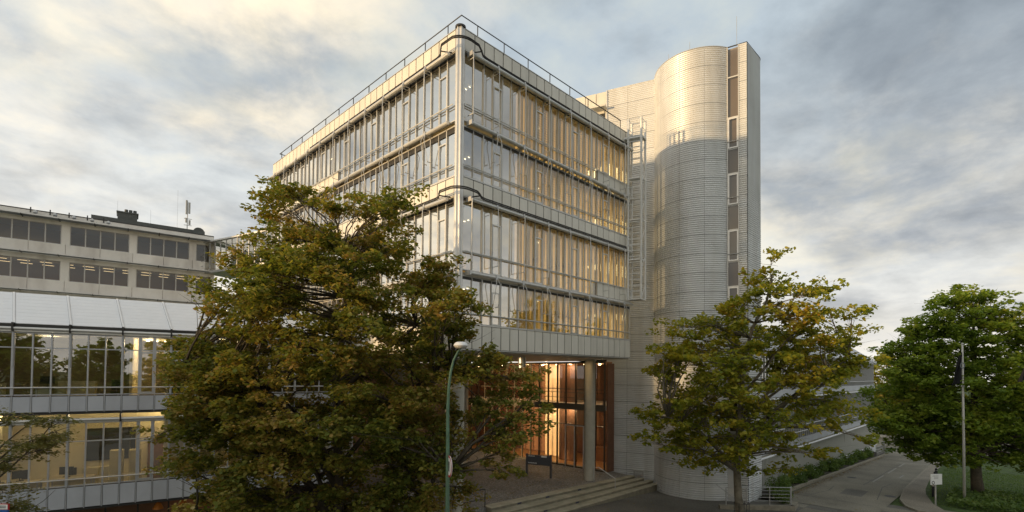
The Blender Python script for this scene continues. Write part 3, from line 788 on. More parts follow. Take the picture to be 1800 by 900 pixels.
w1 = W0 + wd_ * 1.5; w2 = W0 + wd_ * 3.65
for a, b_ in ((W0, w1 - wd_ * .006), (w1 + wd_ * .006, w2)): paths.append([(a.x, a.y, wn_.x, wn_.y), (b_.x, b_.y, wn_.x, wn_.y)])
A0, A1 = 116.0, 242.0
cutsA = [A0, 149, 181, 212, A1]
for a0, a1 in zip(cutsA[:-1], cutsA[1:]):
    n = 10
    paths.append([(DC.x + DR * math.cos(R(a)), DC.y + DR * math.sin(R(a)), math.cos(R(a)), math.sin(R(a))) for a in np.linspace(a0 + .1, a1 - .1, n)])
S0 = Vector((18.53, -4.37)); S1 = Vector((18.68, -5.06)); S2 = Vector((18.80, -5.50))
sdv = (S2 - S1).normalized(); sn = Vector((sdv.y, -sdv.x))
sn = sn if sn.x < 0 else -sn
paths.append([(S1.x, S1.y, sn.x, sn.y), (S2.x, S2.y, sn.x, sn.y)])
paths.append([(S2.x + .03, S2.y, 0, -1), (21.0, -5.5, 0, -1)])
paths.append([(21.0 + .85 * math.sin(R(a)) + .005, -4.65 - .85 * math.cos(R(a)), math.sin(R(a)), -math.cos(R(a))) for a in np.linspace(0, 90, 7)])
shell = [tuple(W0), tuple(W0 + wd_ * 3.0)] + [(DC.x + (DR - .02) * math.cos(R(a)), DC.y + (DR - .02) * math.sin(R(a))) for a in np.linspace(A0, A1, 30)] + [(S0.x + .25, S0.y), (S1.x + .25, S1.y), (S1.x + .02, S1.y), (S2.x + .02, S2.y + .02), (21.0, -5.48)] + [(21.0 + .83 * math.sin(R(a)), -4.65 - .83 * math.cos(R(a))) for a in np.linspace(10, 90, 6)] + [(21.83, 6), (18.5, 9.0), (15.9, 8.6)]
wl2 = W0 - wd_ * 2.5
shell[-2:] = [(20.5, 8.0), (wl2.x + .06, wl2.y)]
sh = MB().prism([(p[0] - wn_.x * .02 if i < 2 else p[0], p[1] - wn_.y * .02 if i < 2 else p[1]) for i, p in enumerate(shell)], 8.0, ZT - .06).build('tower_shell', M_DARK, tw)
low_ = [(17.76, 3.36)] + [tuple(W0 + wd_ * 3.0 - wn_ * .02)] + shell[2:-4] + [(21.83, 3.36)]
MB().prism(low_, ZB, 7.998).build('tower_shell', M_DARK, tw)
for path in paths:
    me = corr(path, 'cladding_sheet')
    for l in range(NL): inst('cladding_sheet', me, tw, T(0, 0, ZB + l * LH))
# coping along the top edge
cpth = [(W0.x, W0.y), tuple(W0 + wd_ * 3.5)]
MB().tube([(p[0] + wn_.x * .02, p[1] + wn_.y * .02, ZT) for p in cpth], .045, 6).build('coping', M_ALU, tw)
arc = [(DC.x + (DR + .02) * math.cos(R(a)), DC.y + (DR + .02) * math.sin(R(a)), ZT) for a in np.linspace(A0, A1, 40)]
MB().tube(arc, .045, 6).build('coping', M_ALU, tw)
MB().tube([(S0.x, S0.y, ZT), (S2.x, S2.y, ZT), (21.0, -5.52, ZT)] + [(21.0 + .87 * math.sin(R(a)), -4.65 - .87 * math.cos(R(a)), ZT) for a in np.linspace(15, 90, 6)], .04, 6).build('coping', M_ALUD, tw)
# smooth panels above the office roof, left of the corrugated wall
b = MB()
for k in range(3):
    a = W0 - wd_ * (.06 + .84 * k); c = W0 - wd_ * (.06 + .84 * k + .80)
    q = MB(); q.prism([(a.x, a.y), (c.x, c.y), (c.x - wn_.x * .05, c.y - wn_.y * .05), (a.x - wn_.x * .05, a.y - wn_.y * .05)], 20, ZT - .02)
    q.build('smooth_panel', M_PANEL, tw)
a = W0 - wd_ * .04
MB().tube([(a.x + wn_.x * .05, a.y + wn_.y * .05, 20), (a.x + wn_.x * .05, a.y + wn_.y * .05, ZT)], .07, 6).build('downpipe', M_ALU, tw)
p0 = W0 - wd_ * .02; p1 = W0 - wd_ * 1.3
dh = MB().prism([(p0.x + wn_.x * .02, p0.y + wn_.y * .02), (p1.x + wn_.x * .02, p1.y + wn_.y * .02), (p1.x + wn_.x * .7, p1.y + wn_.y * .7), (p0.x + wn_.x * .7, p0.y + wn_.y * .7)], 26.72, 26.86)
dh.build('door_canopy', M_PANEL, tw)
p0 = W0 - wd_ * .25; p1 = W0 - wd_ * 1.1
MB().prism([(p0.x + wn_.x * .01, p0.y + wn_.y * .01), (p1.x + wn_.x * .01, p1.y + wn_.y * .01), (p1.x + wn_.x * .04, p1.y + wn_.y * .04), (p0.x + wn_.x * .04, p0.y + wn_.y * .04)], 22, 26.5).build('roof_door', M_ALUD, tw)
# window slot
sl = (S1 - S0); sln = Vector((sl.y, -sl.x)).normalized(); sln = sln if sln.x < 0 else -sln
FS = Matrix.Translation((S0.x, S0.y, 0)) @ Matrix.Rotation(math.atan2(sl.y, sl.x), 4, 'Z')
SW = sl.length
fb = MB().box(.0, .05, -.06, .2, 1.1, ZT - .02).box(SW - .05, SW, -.06, .2, 1.1, ZT - .02).box(.05, SW - .05, -.05, .2, 1.1, 1.22)
slotf = fb.build('window_slot', M_FRAME, tw, FS)
MB().box(.0, SW, -.03, .3, ZB, 1.1).build('slot_apron', M_CORR, tw, FS)
MB().box(.05, SW - .05, .16, .19, 1.1, ZT - .05).build('slot_back', mat('stair_plaster', (.42, .39, .33), .8), tw, FS)
zcur = ZT - .05; ztops = []
for k, zt_ in enumerate([23.5 - 3.62 * i for i in range(7)]):
    for (za, zb_, sash) in ((zt_ + (1.55 if k else 2.6), zt_ + (1.62 if k else 2.68), 0), (zt_ - .04, zt_ + .05, 0), (zt_ - 2.08, zt_ - 1.98, 0)):
        if za > 1.3: MB().box(.05, SW - .05, -.04, .10, za, zb_).build('transom', M_FRAME, slotf, FS)
    za, zb_ = zt_ - 1.98, zt_ - .04
    if za > 1.3:
        MB().box(.06, .13, -.07, .0, za, zb_).box(SW - .13, SW - .06, -.07, .0, za, zb_).box(.13, SW - .13, -.07, 0, zb_ - .07, zb_).box(.13, SW - .13, -.07, 0, za, za + .07).build('sash', M_ALU, slotf, FS)
        MB().quad((.13, -.02, za), (SW - .13, -.02, za), (SW - .13, -.02, zb_), (.13, -.02, zb_)).build('pane', M_GLASSC, slotf, FS)
        MB().tube([(.0, -.12, za + .42), (SW, -.12, za + .42)], .02, 6).build('bar', M_GALV, slotf, FS)
        zu = zt_ + .05; zu2 = zt_ + (1.55 if k else 4.5)
        MB().quad((.05, .0, zu), (SW - .05, .0, zu), (SW - .05, .0, zu2), (.05, .0, zu2)).build('pane', M_GLASSC, slotf, FS)
for (x, y, h) in ((17.6, -0.6, 1.0), (17.0, -2.4, .75), (18.9, -4.7, 2.3)):
    MB().tube([(x + .4, y, ZT - .1), (x + .4, y, ZT + h)], .014, 5).build('lightning_rod', M_GALV, tw)
# vent grille low on the wall
FW = Matrix.Translation((W0.x, W0.y, 0)) @ Matrix.Rotation(math.atan2(wd_.y, wd_.x), 4, 'Z')
vg = MB().box(2.0, 2.7, -.09, -.03, -.6, -.52).box(2.0, 2.7, -.09, -.03, .12, .2).box(2.0, 2.08, -.089, -.03, -.52, .12).box(2.62, 2.7, -.089, -.03, -.52, .12).build('vent_grille', M_FRAME, tw, FW)
for k in range(7): MB().box(2.08, 2.62, -.08, -.045, -.5 + k * .088, -.46 + k * .088).build('slat', M_ALU, vg, FW)

M_LAD = mat('pale_galvanised', (0.70, 0.70, 0.68), .5, .15, .08, 6)
# escape ladder tower beside the facade end
el = thing('escape_ladder', (13.6, -.8, 11.6), 'galvanised steel escape ladder cage with platforms fixed at the end of the facade', 'ladder')
lA = Vector((13.32, -.30)); lB = Vector((13.60, -1.05)); lC = Vector((14.25, -.95)); lD = Vector((13.97, -.16))
zl0, zl1 = 11.65, 22.0
for name, p in (('post', lA), ('post', lB), ('post', lC), ('post', lD)):
    MB().box(p.x - .05, p.x + .05, p.y - .05, p.y + .05, zl0, 23.0).build(name, M_LAD, el)
k = 0; z = zl0 + .15
while z < 22.0:
    MB().tube([(lA.x, lA.y, z), (lB.x, lB.y, z)], .03, 6).build('rung', M_LAD, el)
    z += .36; k += 1
def plat(z):
    b = MB().prism([tuple(lA), tuple(lB), tuple(lC), tuple(lD)], z, z + .06); b.build('platform', M_LAD, el)
for z in (zl0, 14.1, 16.6, 19.2): plat(z)
ex = [(lA - (lB - lA) * .55), lB + (lB - lA) * .08, lC + (lB - lA) * .1, lD - (lB - lA) * .4]
MB().prism([tuple(p) for p in ex], 21.75, 21.86).build('top_platform', M_LAD, el)
z = zl0; s_ = 0
b = MB()
while z < 21.5:
    p, q = (lB, lC) if s_ % 2 == 0 else (lC, lB)
    MB().tube([(p.x, p.y, z), (q.x, q.y, z + .9)], .022, 5).build('brace', M_LAD, el)
    MB().tube([(lD.x, lD.y, z), (lC.x, lC.y, z)], .018, 5).build('crossbar', M_LAD, el)
    z += .9; s_ += 1
for z in (22.4, 22.95):
    MB().tube([(p.x, p.y, z) for p in (lA, lB, lC, lD, lA)], .022, 6).build('guard_bar', M_LAD, el)
MB().tube([(13.9, .02, 16.4), (13.9, -.3, 16.4)], .03, 6).tube([(13.9, .02, 13), (13.9, -.3, 13)], .03, 6).build('wall_bracket', M_LAD, el)

# ------------------------------------------------------------------ GLASS WING
aw_ = R(-13.898); FWg = frame(-13.556, 12.126, aw_)
gw = thing('glass_wing', (-8, 11, -2.6), 'low glazed office wing with grey panel bands and sloping white shed roof', 'building')
T0, T1 = -5.4, 13.85
mw_ = [T0 + .6 * k for k in range(int((T1 - T0) / .6) + 1)]
def wing_row(z0, z1, trz, floor_z):
    fr = MB().box(T0, T1, -.03, .07, z0, z0 + .045).box(T0, T1, -.03, .07, z1 - .05, z1).box(T0, T1, -.02, .05, trz - .022, trz + .022).build('window_row', M_GREYF, gw, FWg)
    for k, s in enumerate(mw_):
        bay = (k % 3 == 0)
        b = MB().box(s - (.045 if bay else .026), s + (.045 if bay else .026), -.07 if bay else -.04, .07, z0 - .0, z1)
        if bay: b.box(s - .02, s + .02, -.11, -.07, z1 - 1.45, z1 + .1)
        b.build('mullion', M_GREYF, fr, FWg)
    for k in range(len(mw_) - 1):
        wd = .54
        for za, zb_ in ((z0 + .045, trz - .022), (trz + .022, z1 - .05)):
            key = ('wp', round(zb_ - za, 3))
            if key not in _pm: _pm[key] = MB().quad((-wd / 2, 0, 0), (wd / 2, 0, 0), (wd / 2, 0, zb_ - za), (-wd / 2, 0, zb_ - za)).mesh('pane', M_GLASSW)
            inst('pane', _pm[key], fr, FWg @ T(mw_[k] + .3, .02, za) @ Matrix.Rotation(R(random.gauss(0, .25)), 4, 'Z') @ Matrix.Rotation(R(random.gauss(0, .2)), 4, 'X'))
    # sash door frames
    for s in (4.2 - .0, 9.0):
        MB().box(s + .03, s + .10, -.05, .0, z0 + .05, z1 - .05).box(s + .50, s + .57, -.05, .0, z0 + .05, z1 - .05).box(s + .1, s + .5, -.05, 0, trz - .14, trz - .07).box(s + .1, s + .5, -.05, 0, z0 + .06, z0 + .12).build('sash', M_GREYF, fr, FWg)
    MB().tube([(T0, -.17, z0 + .33), (T1, -.17, z0 + .33)], .026, 8).build('guard_rail', M_ALU, fr, FWg)
    return fr
M_GREYF = mat('grey_frame', (0.46, 0.47, 0.49), .4, .3, .08, 5)
wing_row(5.92, 8.56, 7.92, 5.5)
wing_row(2.0, 4.74, 3.92, 1.4)
for z0, z1 in ((5.2, 5.88), (1.06, 1.97)):
    bk = MB().box(T0, T1, 0, .12, z0, z1).build('panel_band', M_DARK, gw, FWg)
    key = ('wg', z1)
    me = MB().cbox(-.268, .268, -.04, -.002, .0, z1 - z0 - .03, .006).mesh('panel', M_GREY)
    for k in range(len(mw_) - 1): inst('panel', me, bk, FWg @ T(mw_[k] + .3, 0, z0 + .015))
    js = MB()
    for s in mw_: js.box(s - .02, s + .02, -.055, 0, z0 - .02, z1 + .02)
    tag(js.build('joint_strip', M_GREYF, bk, FWg), kind='stuff')
    MB().box(T0, T1, -.06, .12, z0 - .10, z0 - .02).build('drip_edge', M_ALUD, bk, FWg)
# sun blind tubes
for zt_ in (8.70, 4.86):
    for k in range(int((T1 - T0) / 1.8)):
        s = T0 + 1.8 * k
        t_ = MB().tube([(s + .03, -.16, zt_), (s + 1.77, -.16, zt_)], .065, 10).box(s + .03, s + 1.77, -.13, -.10, zt_ - .13, zt_ - .06).build('blind_tube', M_ALU, gw, FWg)
        MB().box(s - .03, s + .03, -.26, .0, zt_ - .12, zt_ + .24).build('bracket', M_ALUD, t_, FWg)
# shed roof panels (ribs run along world Y)
rib = Vector((0.0, 1.0)); RL, RH = 1.95, 1.47
wo_ = Vector((-13.556, 12.126)); wd2 = Vector((math.cos(aw_), math.sin(aw_)))
for k in range(int((T1 - T0) / 1.8)):
    s = T0 + 1.8 * k
    a = wo_ + wd2 * (s + .05); b_ = wo_ + wd2 * (s + 1.75)
    q = MB(); nrow = 9
    for i in range(nrow):
        f0, f1 = i / nrow, (i + 1) / nrow - .002
        p = [(a.x + rib.x * RL * f0, a.y + RL * f0, 8.93 + RH * f0), (b_.x, b_.y + RL * f0, 8.93 + RH * f0), (b_.x, b_.y + RL * f1, 8.93 + RH * f1 - .002), (a.x, a.y + RL * f1, 8.93 + RH * f1 - .002)]
        q.quad(*p); q.quad(*[(x, y, z - .05) for x, y, z in p][::-1])
        q.quad(p[1], p[0], (p[0][0], p[0][1], p[0][2] - .05), (p[1][0], p[1][1], p[1][2] - .05))
    rp = q.build('roof_panel', M_WHITE, gw)
    c = wo_ + wd2 * s
    MB().tube([(c.x, c.y - .03, 8.92), (c.x, c.y + RL, 8.92 + RH)], .045, 6).build('roof_rib', M_WHITE, rp)
rb = MB()
e0 = wo_ + wd2 * T0; e1 = wo_ + wd2 * T1
rb.quad((e0.x, e0.y + .05, 8.84), (e1.x, e1.y + .05, 8.84), (e1.x, e1.y + RL, 8.84 + RH - .06), (e0.x, e0.y + RL, 8.84 + RH - .06))
rb.prism([(e0.x, e0.y + RL), (e1.x, e1.y + RL), (e1.x + 1, e1.y + 12), (e0.x, e0.y + 26)], 10.0, 10.36)
rb.build('roof_deck', M_ROOFG, gw)
MB().box(T0, T1, -.10, .05, 8.78, 8.90).build('gutter', M_ALUD, gw, FWg)
# interior floors, walls
for z0, z1 in ((5.15, 5.5), (1.02, 1.4), (8.60, 8.75)):
    MB().box(T0, T1, .13, 7.0, z0, z1).build('floor_slab', M_SLAB, gw, FWg)
MB().box(T0, T1, 6.2, 6.35, 1.4, 5.15).build('back_wall', M_CREAM, gw, FWg)
MB().box(T0, T1, 6.2, 6.35, 5.5, 8.6).build('back_wall', mat('dull_wall', (.20, .17, .11), .8), gw, FWg)
MB().box(T0 - .15, T0, 0, 7, -3.0, 10).build('end_wall', M_CREAM, gw, FWg)
for s, z0, z1, d0 in ((5.22, 1.4, 5.15, .5), (-.9, 1.4, 5.15, 2.5), (5.22, 5.5, 8.6, .5), (3.7, 5.5, 8.6, 2.2), (10.6, 1.4, 8.6, .5)):
    MB().box(s - .06, s + .06, d0, 6.2, z0, z1 if z1 < 8 else 8.6).build('partition', M_CREAM, gw, FWg)
MB().box(T0, T1, 3.0, 3.15, -3.0, 1.02).build('ground_floor_wall', M_WOOD, gw, FWg)
gfm = MB()
for s in mw_[::2]: gfm.box(s - .03, s + .03, 1.1, 1.18, -3, 1.02)
gfm.build('ground_floor_frame', M_ALUD, gw, FWg)
wf = lambda s, d, z: FWg @ Vector((s, d, z))
# ceiling downlights + their light
for s, d in ((-.6, 2.2), (2.3, 1.6), (2.55, 2.4), (3.6, 2.0), (4.9, 3.4), (6.4, 2.2), (8.2, 2.2)):
    p = wf(s, d, 5.12); o = MB().lathe([(.085, -.03), (.085, .0)], 12).build('downlight', M_LAMP, gw, T(*p))
for s, d in ((4.2, 4.2), (4.55, 4.2), (5.0, 4.2), (6.5, 2.5), (8.2, 2.5)):
    p = wf(s, d, 8.58); MB().lathe([(.085, -.03), (.085, .0)], 12).build('downlight', M_LAMP, gw, T(*p))
for s_, d_ in ((-3.4, 2.2), (-1.0, 2.2), (2.3, 1.6), (4.7, 2.6)): bulb('wing_lamp_lower', wf(s_, d_, 4.95), 17, (1, .80, .46))
bulb('wing_lamp_niche', wf(4.4, 3.6, 8.4), 42, (1, .80, .46))
bulb('wing_lamp_upper', wf(.4, 3.6, 8.4), 20, (1, .80, .46))
bulb('wing_lamp_store', wf(7.6, .8, 8.4), 20, (1, .78, .36))
bulb('wing_lamp_blind', wf(7.6, 2.6, 4.9), 15, (1, .80, .46))
bulb('canteen_lamp', wf(6.5, 2.1, .6), 3, (1, .6, .25))

# furniture seen through the wing's glass
def desk(s, d, z, w_, dep, label, seed):
    p = wf(s, d, z); t = thing('desk', p, label, 'desk', 'desks in the glass wing')
    F = FWg @ T(s, d, z)
    MB().box(0, w_, 0, dep, .71, .75).build('top', M_DESK, t, F)
    for x in (.04, w_ - .09):
        for y in (.04, dep - .09): MB().box(x, x + .05, y, y + .05, 0, .71).build('leg', M_GALV, t, F)
    MB().box(.1, w_ - .1, dep - .03, dep - .01, .3, .7).build('modesty_panel', M_CAB, t, F)
    return t
def chair(s, d, z, rot, label, seatm, tall=True):
    p = wf(s, d, z); t = thing('office_chair', p, label, 'chair')
    F = FWg @ T(s, d, z) @ Matrix.Rotation(rot, 4, 'Z')
    MB().cbox(-.23, .23, -.23, .23, .44, .52, .02).build('seat', seatm, t, F)
    MB().prism([(-.21, .20), (.21, .20), (.18, .27), (-.18, .27)], .60, 1.06).build('backrest', seatm, t, F)
    MB().tube([(0, 0, .1), (0, 0, .44)], .03, 8).tube([(0, .2, .48), (0, .25, .66)], .025, 6).build('stem', M_GALV, t, F)
    b = MB()
    for k in range(5):
        a = k * 2 * math.pi / 5; b.tube([(0, 0, .12), (.28 * math.cos(a), .28 * math.sin(a), .06)], .02, 6); b.lathe([(.03, 0), (.03, .06)], 8, (.28 * math.cos(a), .28 * math.sin(a)))
    b.build('base', M_BLACK, t, F)
    return t
def cabinet(s, d, z, w_, dep, h, label, doors=2):
    p = wf(s, d, z); t = thing('cabinet', p, label, 'cabinet', None); F = FWg @ T(s, d, z)
    MB().box(0, w_, .02, dep, 0, h).build('carcass', M_CAB, t, F)
    for k in range(doors):
        x0 = w_ * k / doors + .008; x1 = w_ * (k + 1) / doors - .008
        dr_ = MB().cbox(x0, x1, 0, .018, .03, h - .02, .004).build('door', M_CAB, t, F)
        MB().box(x1 - .05, x1 - .03, -.02, 0, h * .5, h * .5 + .12).build('handle', M_GALV, dr_, F)
    return t
desk(-1.0, 1.1, 1.4, 1.7, .8, 'cream desk with clutter next to the bent lamp on the lower wing floor', 1)
desk(.9, 1.3, 1.4, 1.6, .8, 'cream desk in front of the dark board on the lower wing floor', 2)
desk(-3.0, 1.5, 5.5, 2.0, .8, 'cream desk near the end wall on the upper wing floor', 3)
desk(.2, 1.6, 5.5, 2.2, .8, 'long cream desk with grey boxes on the upper wing floor', 4)
chair(.2, 2.3, 1.4, 2.4, 'black office chair between the two desks on the lower wing floor', M_BLACK)
chair(1.5, 2.5, 1.4, 3.4, 'black office chair behind the desk in front of the dark board', M_BLACK)
chair(3.3, 1.5, 5.5, 3.0, 'black office chair beside the lit niche on the upper wing floor', M_BLACK)
cabinet(3.05, 1.5, 1.4, .5, .45, 1.85, 'tall cream cabinet beside the dark board on the lower wing floor', 1)
cabinet(3.75, 1.7, 1.4, .45, .45, 1.8, 'tall cream cabinet close to the brown door on the lower wing floor', 1)
cabinet(1.9, 2.6, 1.4, 1.0, .45, .95, 'low cream cabinet under the dark board', 2)
cabinet(5.5, .7, 1.4, 1.6, .5, 1.75, 'wide cream cupboard behind the slatted blinds', 3)
cabinet(-1.6, 1.3, 5.5, 1.0, .5, .9, 'low pale cabinet by the glass on the upper wing floor', 2)
cabinet(1.2, 1.2, 5.5, 1.3, .5, 1.0, 'pale chest with glass top on the upper wing floor', 2)
bd = thing('notice_board', wf(2.6, 3.3, 2.6), 'large charcoal board on the cream wall of the lower wing floor', 'board')
FB = FWg @ T(1.9, 3.6, 2.55)
MB().box(0, 1.9, 0, .05, 0, 1.55).build('sheet', M_BOARD, bd, FB)
MB().box(-.03, 0, -.01, .06, -.03, 1.58).box(1.9, 1.93, -.01, .06, -.03, 1.58).box(0, 1.9, -.01, .06, 1.55, 1.58).build('rim', M_ALUD, bd, FB)
MB().box(-.9, 5.2, 3.66, 3.78, 1.4, 5.12).build('room_wall', M_CREAM, gw, FWg)
MB().box(4.35, 5.15, 3.58, 3.655, 1.4, 3.5).build('inner_door', M_WOOD, gw, FWg)
# desk lamp, boxes, monitors on desks
dl = thing('desk_lamp', wf(-.6, 1.5, 2.15), 'bent desk lamp on the cluttered cream desk', 'lamp')
FD = FWg @ T(-.6, 1.5, 2.15)
MB().lathe([(.09, 0), (.09, .02), (.01, .03)], 12).build('foot', M_BLACK, dl, FD)
MB().tube([(0, 0, .02), (-.15, 0, .4), (.2, 0, .62)], .012, 6).build('arm', M_BLACK, dl, FD)
MB().lathe([(.10, .52), (.03, .64)], 12, (.24, 0)).build('shade', M_BLACK, dl, FD)
def monitor(s, d, z, label, rot=0.0):
    t = thing('monitor', wf(s, d, z), label, 'monitor'); F = FWg @ T(s, d, z) @ Matrix.Rotation(rot, 4, 'Z')
    MB().cbox(-.26, .26, -.02, .03, .12, .46, .006).build('screen', M_BLACK, t, F)
    MB().tube([(0, .03, .02), (0, .03, .2)], .02, 6).box(-.12, .12, -.06, .1, 0, .02).build('stand', M_BLACK, t, F)
monitor(.0, 1.5, 2.15, 'black monitor on the cluttered cream desk', .3)
monitor(1.5, 1.7, 2.15, 'black monitor on the desk in front of the dark board', -.2)
monitor(.7, 2.0, 6.25, 'black monitor on the long desk of the upper wing floor', .2)
monitor(-2.2, 1.9, 6.25, 'black monitor on the desk near the end wall', -.1)
# racks of files seen through the upper panes and slat blinds below
rk = thing('file_rack', wf(5.5, 1.0, 5.5), 'dark storage rack with rows of small pale boxes on the upper wing floor', 'rack')
FRk = FWg @ T(5.45, 1.2, 5.5)
for z in (.1, .7, 1.3, 1.9, 2.5): MB().box(0, 4.6, 0, .5, z, z + .03).build('shelf', mat('yellow_steel', (.50, .38, .06), .5), rk, FRk)
for s in (0, 1.5, 3.0, 4.55): MB().box(s, s + .05, -.01, .51, 0, 2.9).build('upright', MATS['yellow_steel'], rk, FRk)
for z in (.13, .73, 1.33, 1.93):
    for k in range(24):
        if random.random() < .85: MB().box(.1 + k * .185, .1 + k * .185 + .13, .06, .4, z, z + random.uniform(.12, .2)).build('storage_box', M_CAB if random.random() < .6 else M_BLACK, rk, FRk)
MB().box(0, 4.6, .9, .95, 0, 3.0).build('rear_panel', M_BLACK, rk, FRk)
bl = MB()
for z in np.arange(3.1, 4.7, .06):
    i = len(bl.v); bl.v += [(5.45, .10, z), (10.5, .10, z), (10.5, .145, z + .035), (5.45, .145, z + .035)]; bl.f.append((i, i+1, i+2, i+3))
bl.build('slat_blind', mat('blind_slat', (.45, .43, .36), .6), gw, FWg)
# unidentified orange shapes under the wing, built as lampshades
for k, (s, d, a) in enumerate(((5.0, .9, .4), (6.0, 1.0, 2.0), (7.1, .8, 1.2), (8.0, 1.1, 2.8))):
    p = wf(s, d, .0); t = thing('orange_shape', wf(s, d, 1.0), 'unidentified orange shape under the lower band of the glass wing, built as a lampshade', 'lamp', 'orange shapes under the wing')
    F = FWg @ T(s, d, 0)
    MB().lathe([(.22, .45), (.20, .52), (.10, .72), (.03, .76)], 16).build('orange_cone', mat('orange_finish', (.60, .20, .03), .5), t, F)
    MB().tube([(0, 0, .76), (0, 0, 1.02)], .012, 5).build('cord', M_BLACK, t, F)

# ------------------------------------------------------------------ CONCRETE OFFICE BLOCK behind the wing
ac = R(-8.2); FC = frame(-12.402, 42.944, ac)
cb_ = thing('concrete_block', (-5, 42, -2.6), 'pale concrete office block with ribbon windows and slim sunshades', 'building')
C0, C1 = -10.0, 13.6
MB().box(C0, C1, 4.2, 12, -2.5, 20.28).build('body', mat('dark_room', (.26, .15, .07), .8), cb_, FC)
MB().box(C0, C1 + .2, -.15, 12, 20.28, 20.78).build('roof_fascia', M_CPANEL, cb_, FC)
MB().box(C0, C1 + .2, -.17, -.12, 20.74, 20.82).build('roof_edge', M_ALUD, cb_, FC)
for z in (10.4, 13.6, 16.9, 20.15):
    MB().box(C0, C1, .345, 4.2, z, z + .12).build('floor_slab', M_SLAB, cb_, FC)
MB().box(C0 - .3, C0, 0, 12, -2.5, 20.28).build('end_wall', M_CPANEL, cb_, FC); MB().box(C1, C1 + .3, 0.05, 12, -2.5, 20.27).build('end_wall', M_CPANEL, cb_, FC)
MB().box(C0, C1, .1, .34, -2.5, 10.58).build('lower_wall', M_CPANEL, cb_, FC)
lt = MB()
for k in range(16):
    for d in (1.2, 2.8): lt.box(-9.5 + 1.45 * k, -9.5 + 1.45 * k + .8, d, d + .06, 16.55, 16.58)
tag(lt.build('ceiling_lights', mat('dim_lamp_glow', (.8, .7, .5), .4, emit=((1, .8, .45), 1.3)), cb_, FC), kind='stuff')
for (zs0, zs1, zh) in ((17.1, 18.12, 19.85), (13.85, 14.88, 16.62), (10.6, 11.6, 13.35)):
    s = -9.6
    while s < C1:
        MB().cbox(max(s, C0) + .012, min(s + 2.4, C1) - .012, 0, .34, zs0, zs1, .01).build('spandrel_panel', M_CPANEL, cb_, FC)
        s += 2.4
    MB().box(C0, C1, .02, .34, zh + .0, zh + .45).build('lintel', M_CPANEL, cb_, FC)
    s = -9.6 + 0.0
    pier = -12.0 + 4.8 * .5 + 0.0
    for k in range(-3, 4):
        c = 2.4 + 4.8 * k
        if C0 < c < C1: MB().box(c - .29, c + .29, .03, .34, zs1 + .004, zh - .004).build('pier', M_CPANEL, cb_, FC)
        for j in range(4):
            a = c + .30 + j * 1.05; b_ = a + 1.05
            if a < C0 or b_ > C1: continue
            wf_ = MB().box(a, a + .045, .10, .2, zs1, zh).box(b_ - .045, b_, .10, .2, zs1, zh).box(a + .045, b_ - .045, .10, .2, zs1, zs1 + .05).box(a + .045, b_ - .045, .10, .2, zh - .05, zh).build('window', mat('pale_frame', (.55, .52, .47), .5), cb_, FC)
            MB().quad((a + .045, .15, zs1 + .05), (b_ - .045, .15, zs1 + .05), (b_ - .045, .15, zh - .05), (a + .045, .15, zh - .05)).build('pane', M_GLASSC, wf_, FC @ Matrix.Rotation(R(random.gauss(0, .1)), 4, 'Z'))
    # sunshade ledge under the band
    zl = zs0 - .06
    k = 0; s = C0
    while s < C1:
        sh_ = MB().box(s + .02, min(s + 2.38, C1), -.85, -.80, zl, zl + .07).build('sunshade', M_ALU, cb_, FC)
        ls = MB()
        for q in range(7): ls.box(s + .02, min(s + 2.38, C1), -.78 + q * .11, -.70 + q * .11, zl + .01, zl + .03)
        ls.build('louvre', mat('grey_louvre', (.30, .31, .33), .5, .3), sh_, FC)
        MB().box(s - .03, s + .03, -.84, .02, zl - .03, zl + .06).build('bracket', M_ALUD, sh_, FC)
        s += 2.4
s = C0
while s < C1:
    sh_ = MB().box(s + .02, min(s + 2.38, C1), -1.05, -1.0, 20.16, 20.25).build('sunshade', M_ALU, cb_, FC)
    ls = MB()
    for q in range(8): ls.box(s + .02, min(s + 2.38, C1), -.97 + q * .12, -.88 + q * .12, 20.18, 20.20)
    ls.build('louvre', MATS['grey_louvre'], sh_, FC)
    MB().box(s - .03, s + .03, -1.03, .0, 20.1, 20.2).build('bracket', M_ALUD, sh_, FC)
    s += 2.4
b = MB()
for k, s in enumerate((0.1, 1.35, 2.6, 3.85, 5.0)):
    MB().box(s - .04, s + .04, -.19, -.1, 20.55, 21.0).build('roof_bracket', M_ALUD, cb_, FC)
    MB().lathe([(.02, .2), (.15, .12), (.17, 0), (.12, -.08), (.02, -.1)], 12).build('floodlight', M_GALV, cb_, FC @ T(s + .35, -.55, 20.5))
# rooftop plant room, chimney, mast and dish
MB().box(3.9, 13.4, 4.0, 8.0, 20.78, 22.15).build('plant_room', M_SLATE, cb_, FC)
ch_ = MB().box(5.92, 7.5, 4.2, 6.0, 20.79, 22.85).box(5.82, 7.6, 4.1, 6.1, 22.85, 22.97).build('chimney', M_SLATE, cb_, FC)
for k in range(3): MB().lathe([(.15, 22.97), (.15, 23.3)], 12, (6.6 + .35 * k, 4.6)).build('flue', M_SLATE, ch_, FC)
mast = thing('antenna_mast', FC @ Vector((11.8, 4.4, 22.15)), 'mobile phone antenna mast with white panel antennas on the concrete block', 'antenna')
MB().tube([(11.8, 4.4, 22.15), (11.8, 4.4, 25.2)], .05, 8).build('pole', M_GALV, mast, FC)
for (dx, z0, z1) in ((-.09, 23.8, 25.3), (.16, 23.9, 25.1), (-.1, 22.9, 23.4), (.2, 22.7, 23.2)):
    MB().cbox(11.8 + dx - .09, 11.8 + dx + .09, 4.24, 4.36, z0, z1, .02).build('panel_antenna', mat('antenna_grey', (.40, .39, .36), .5), mast, FC)
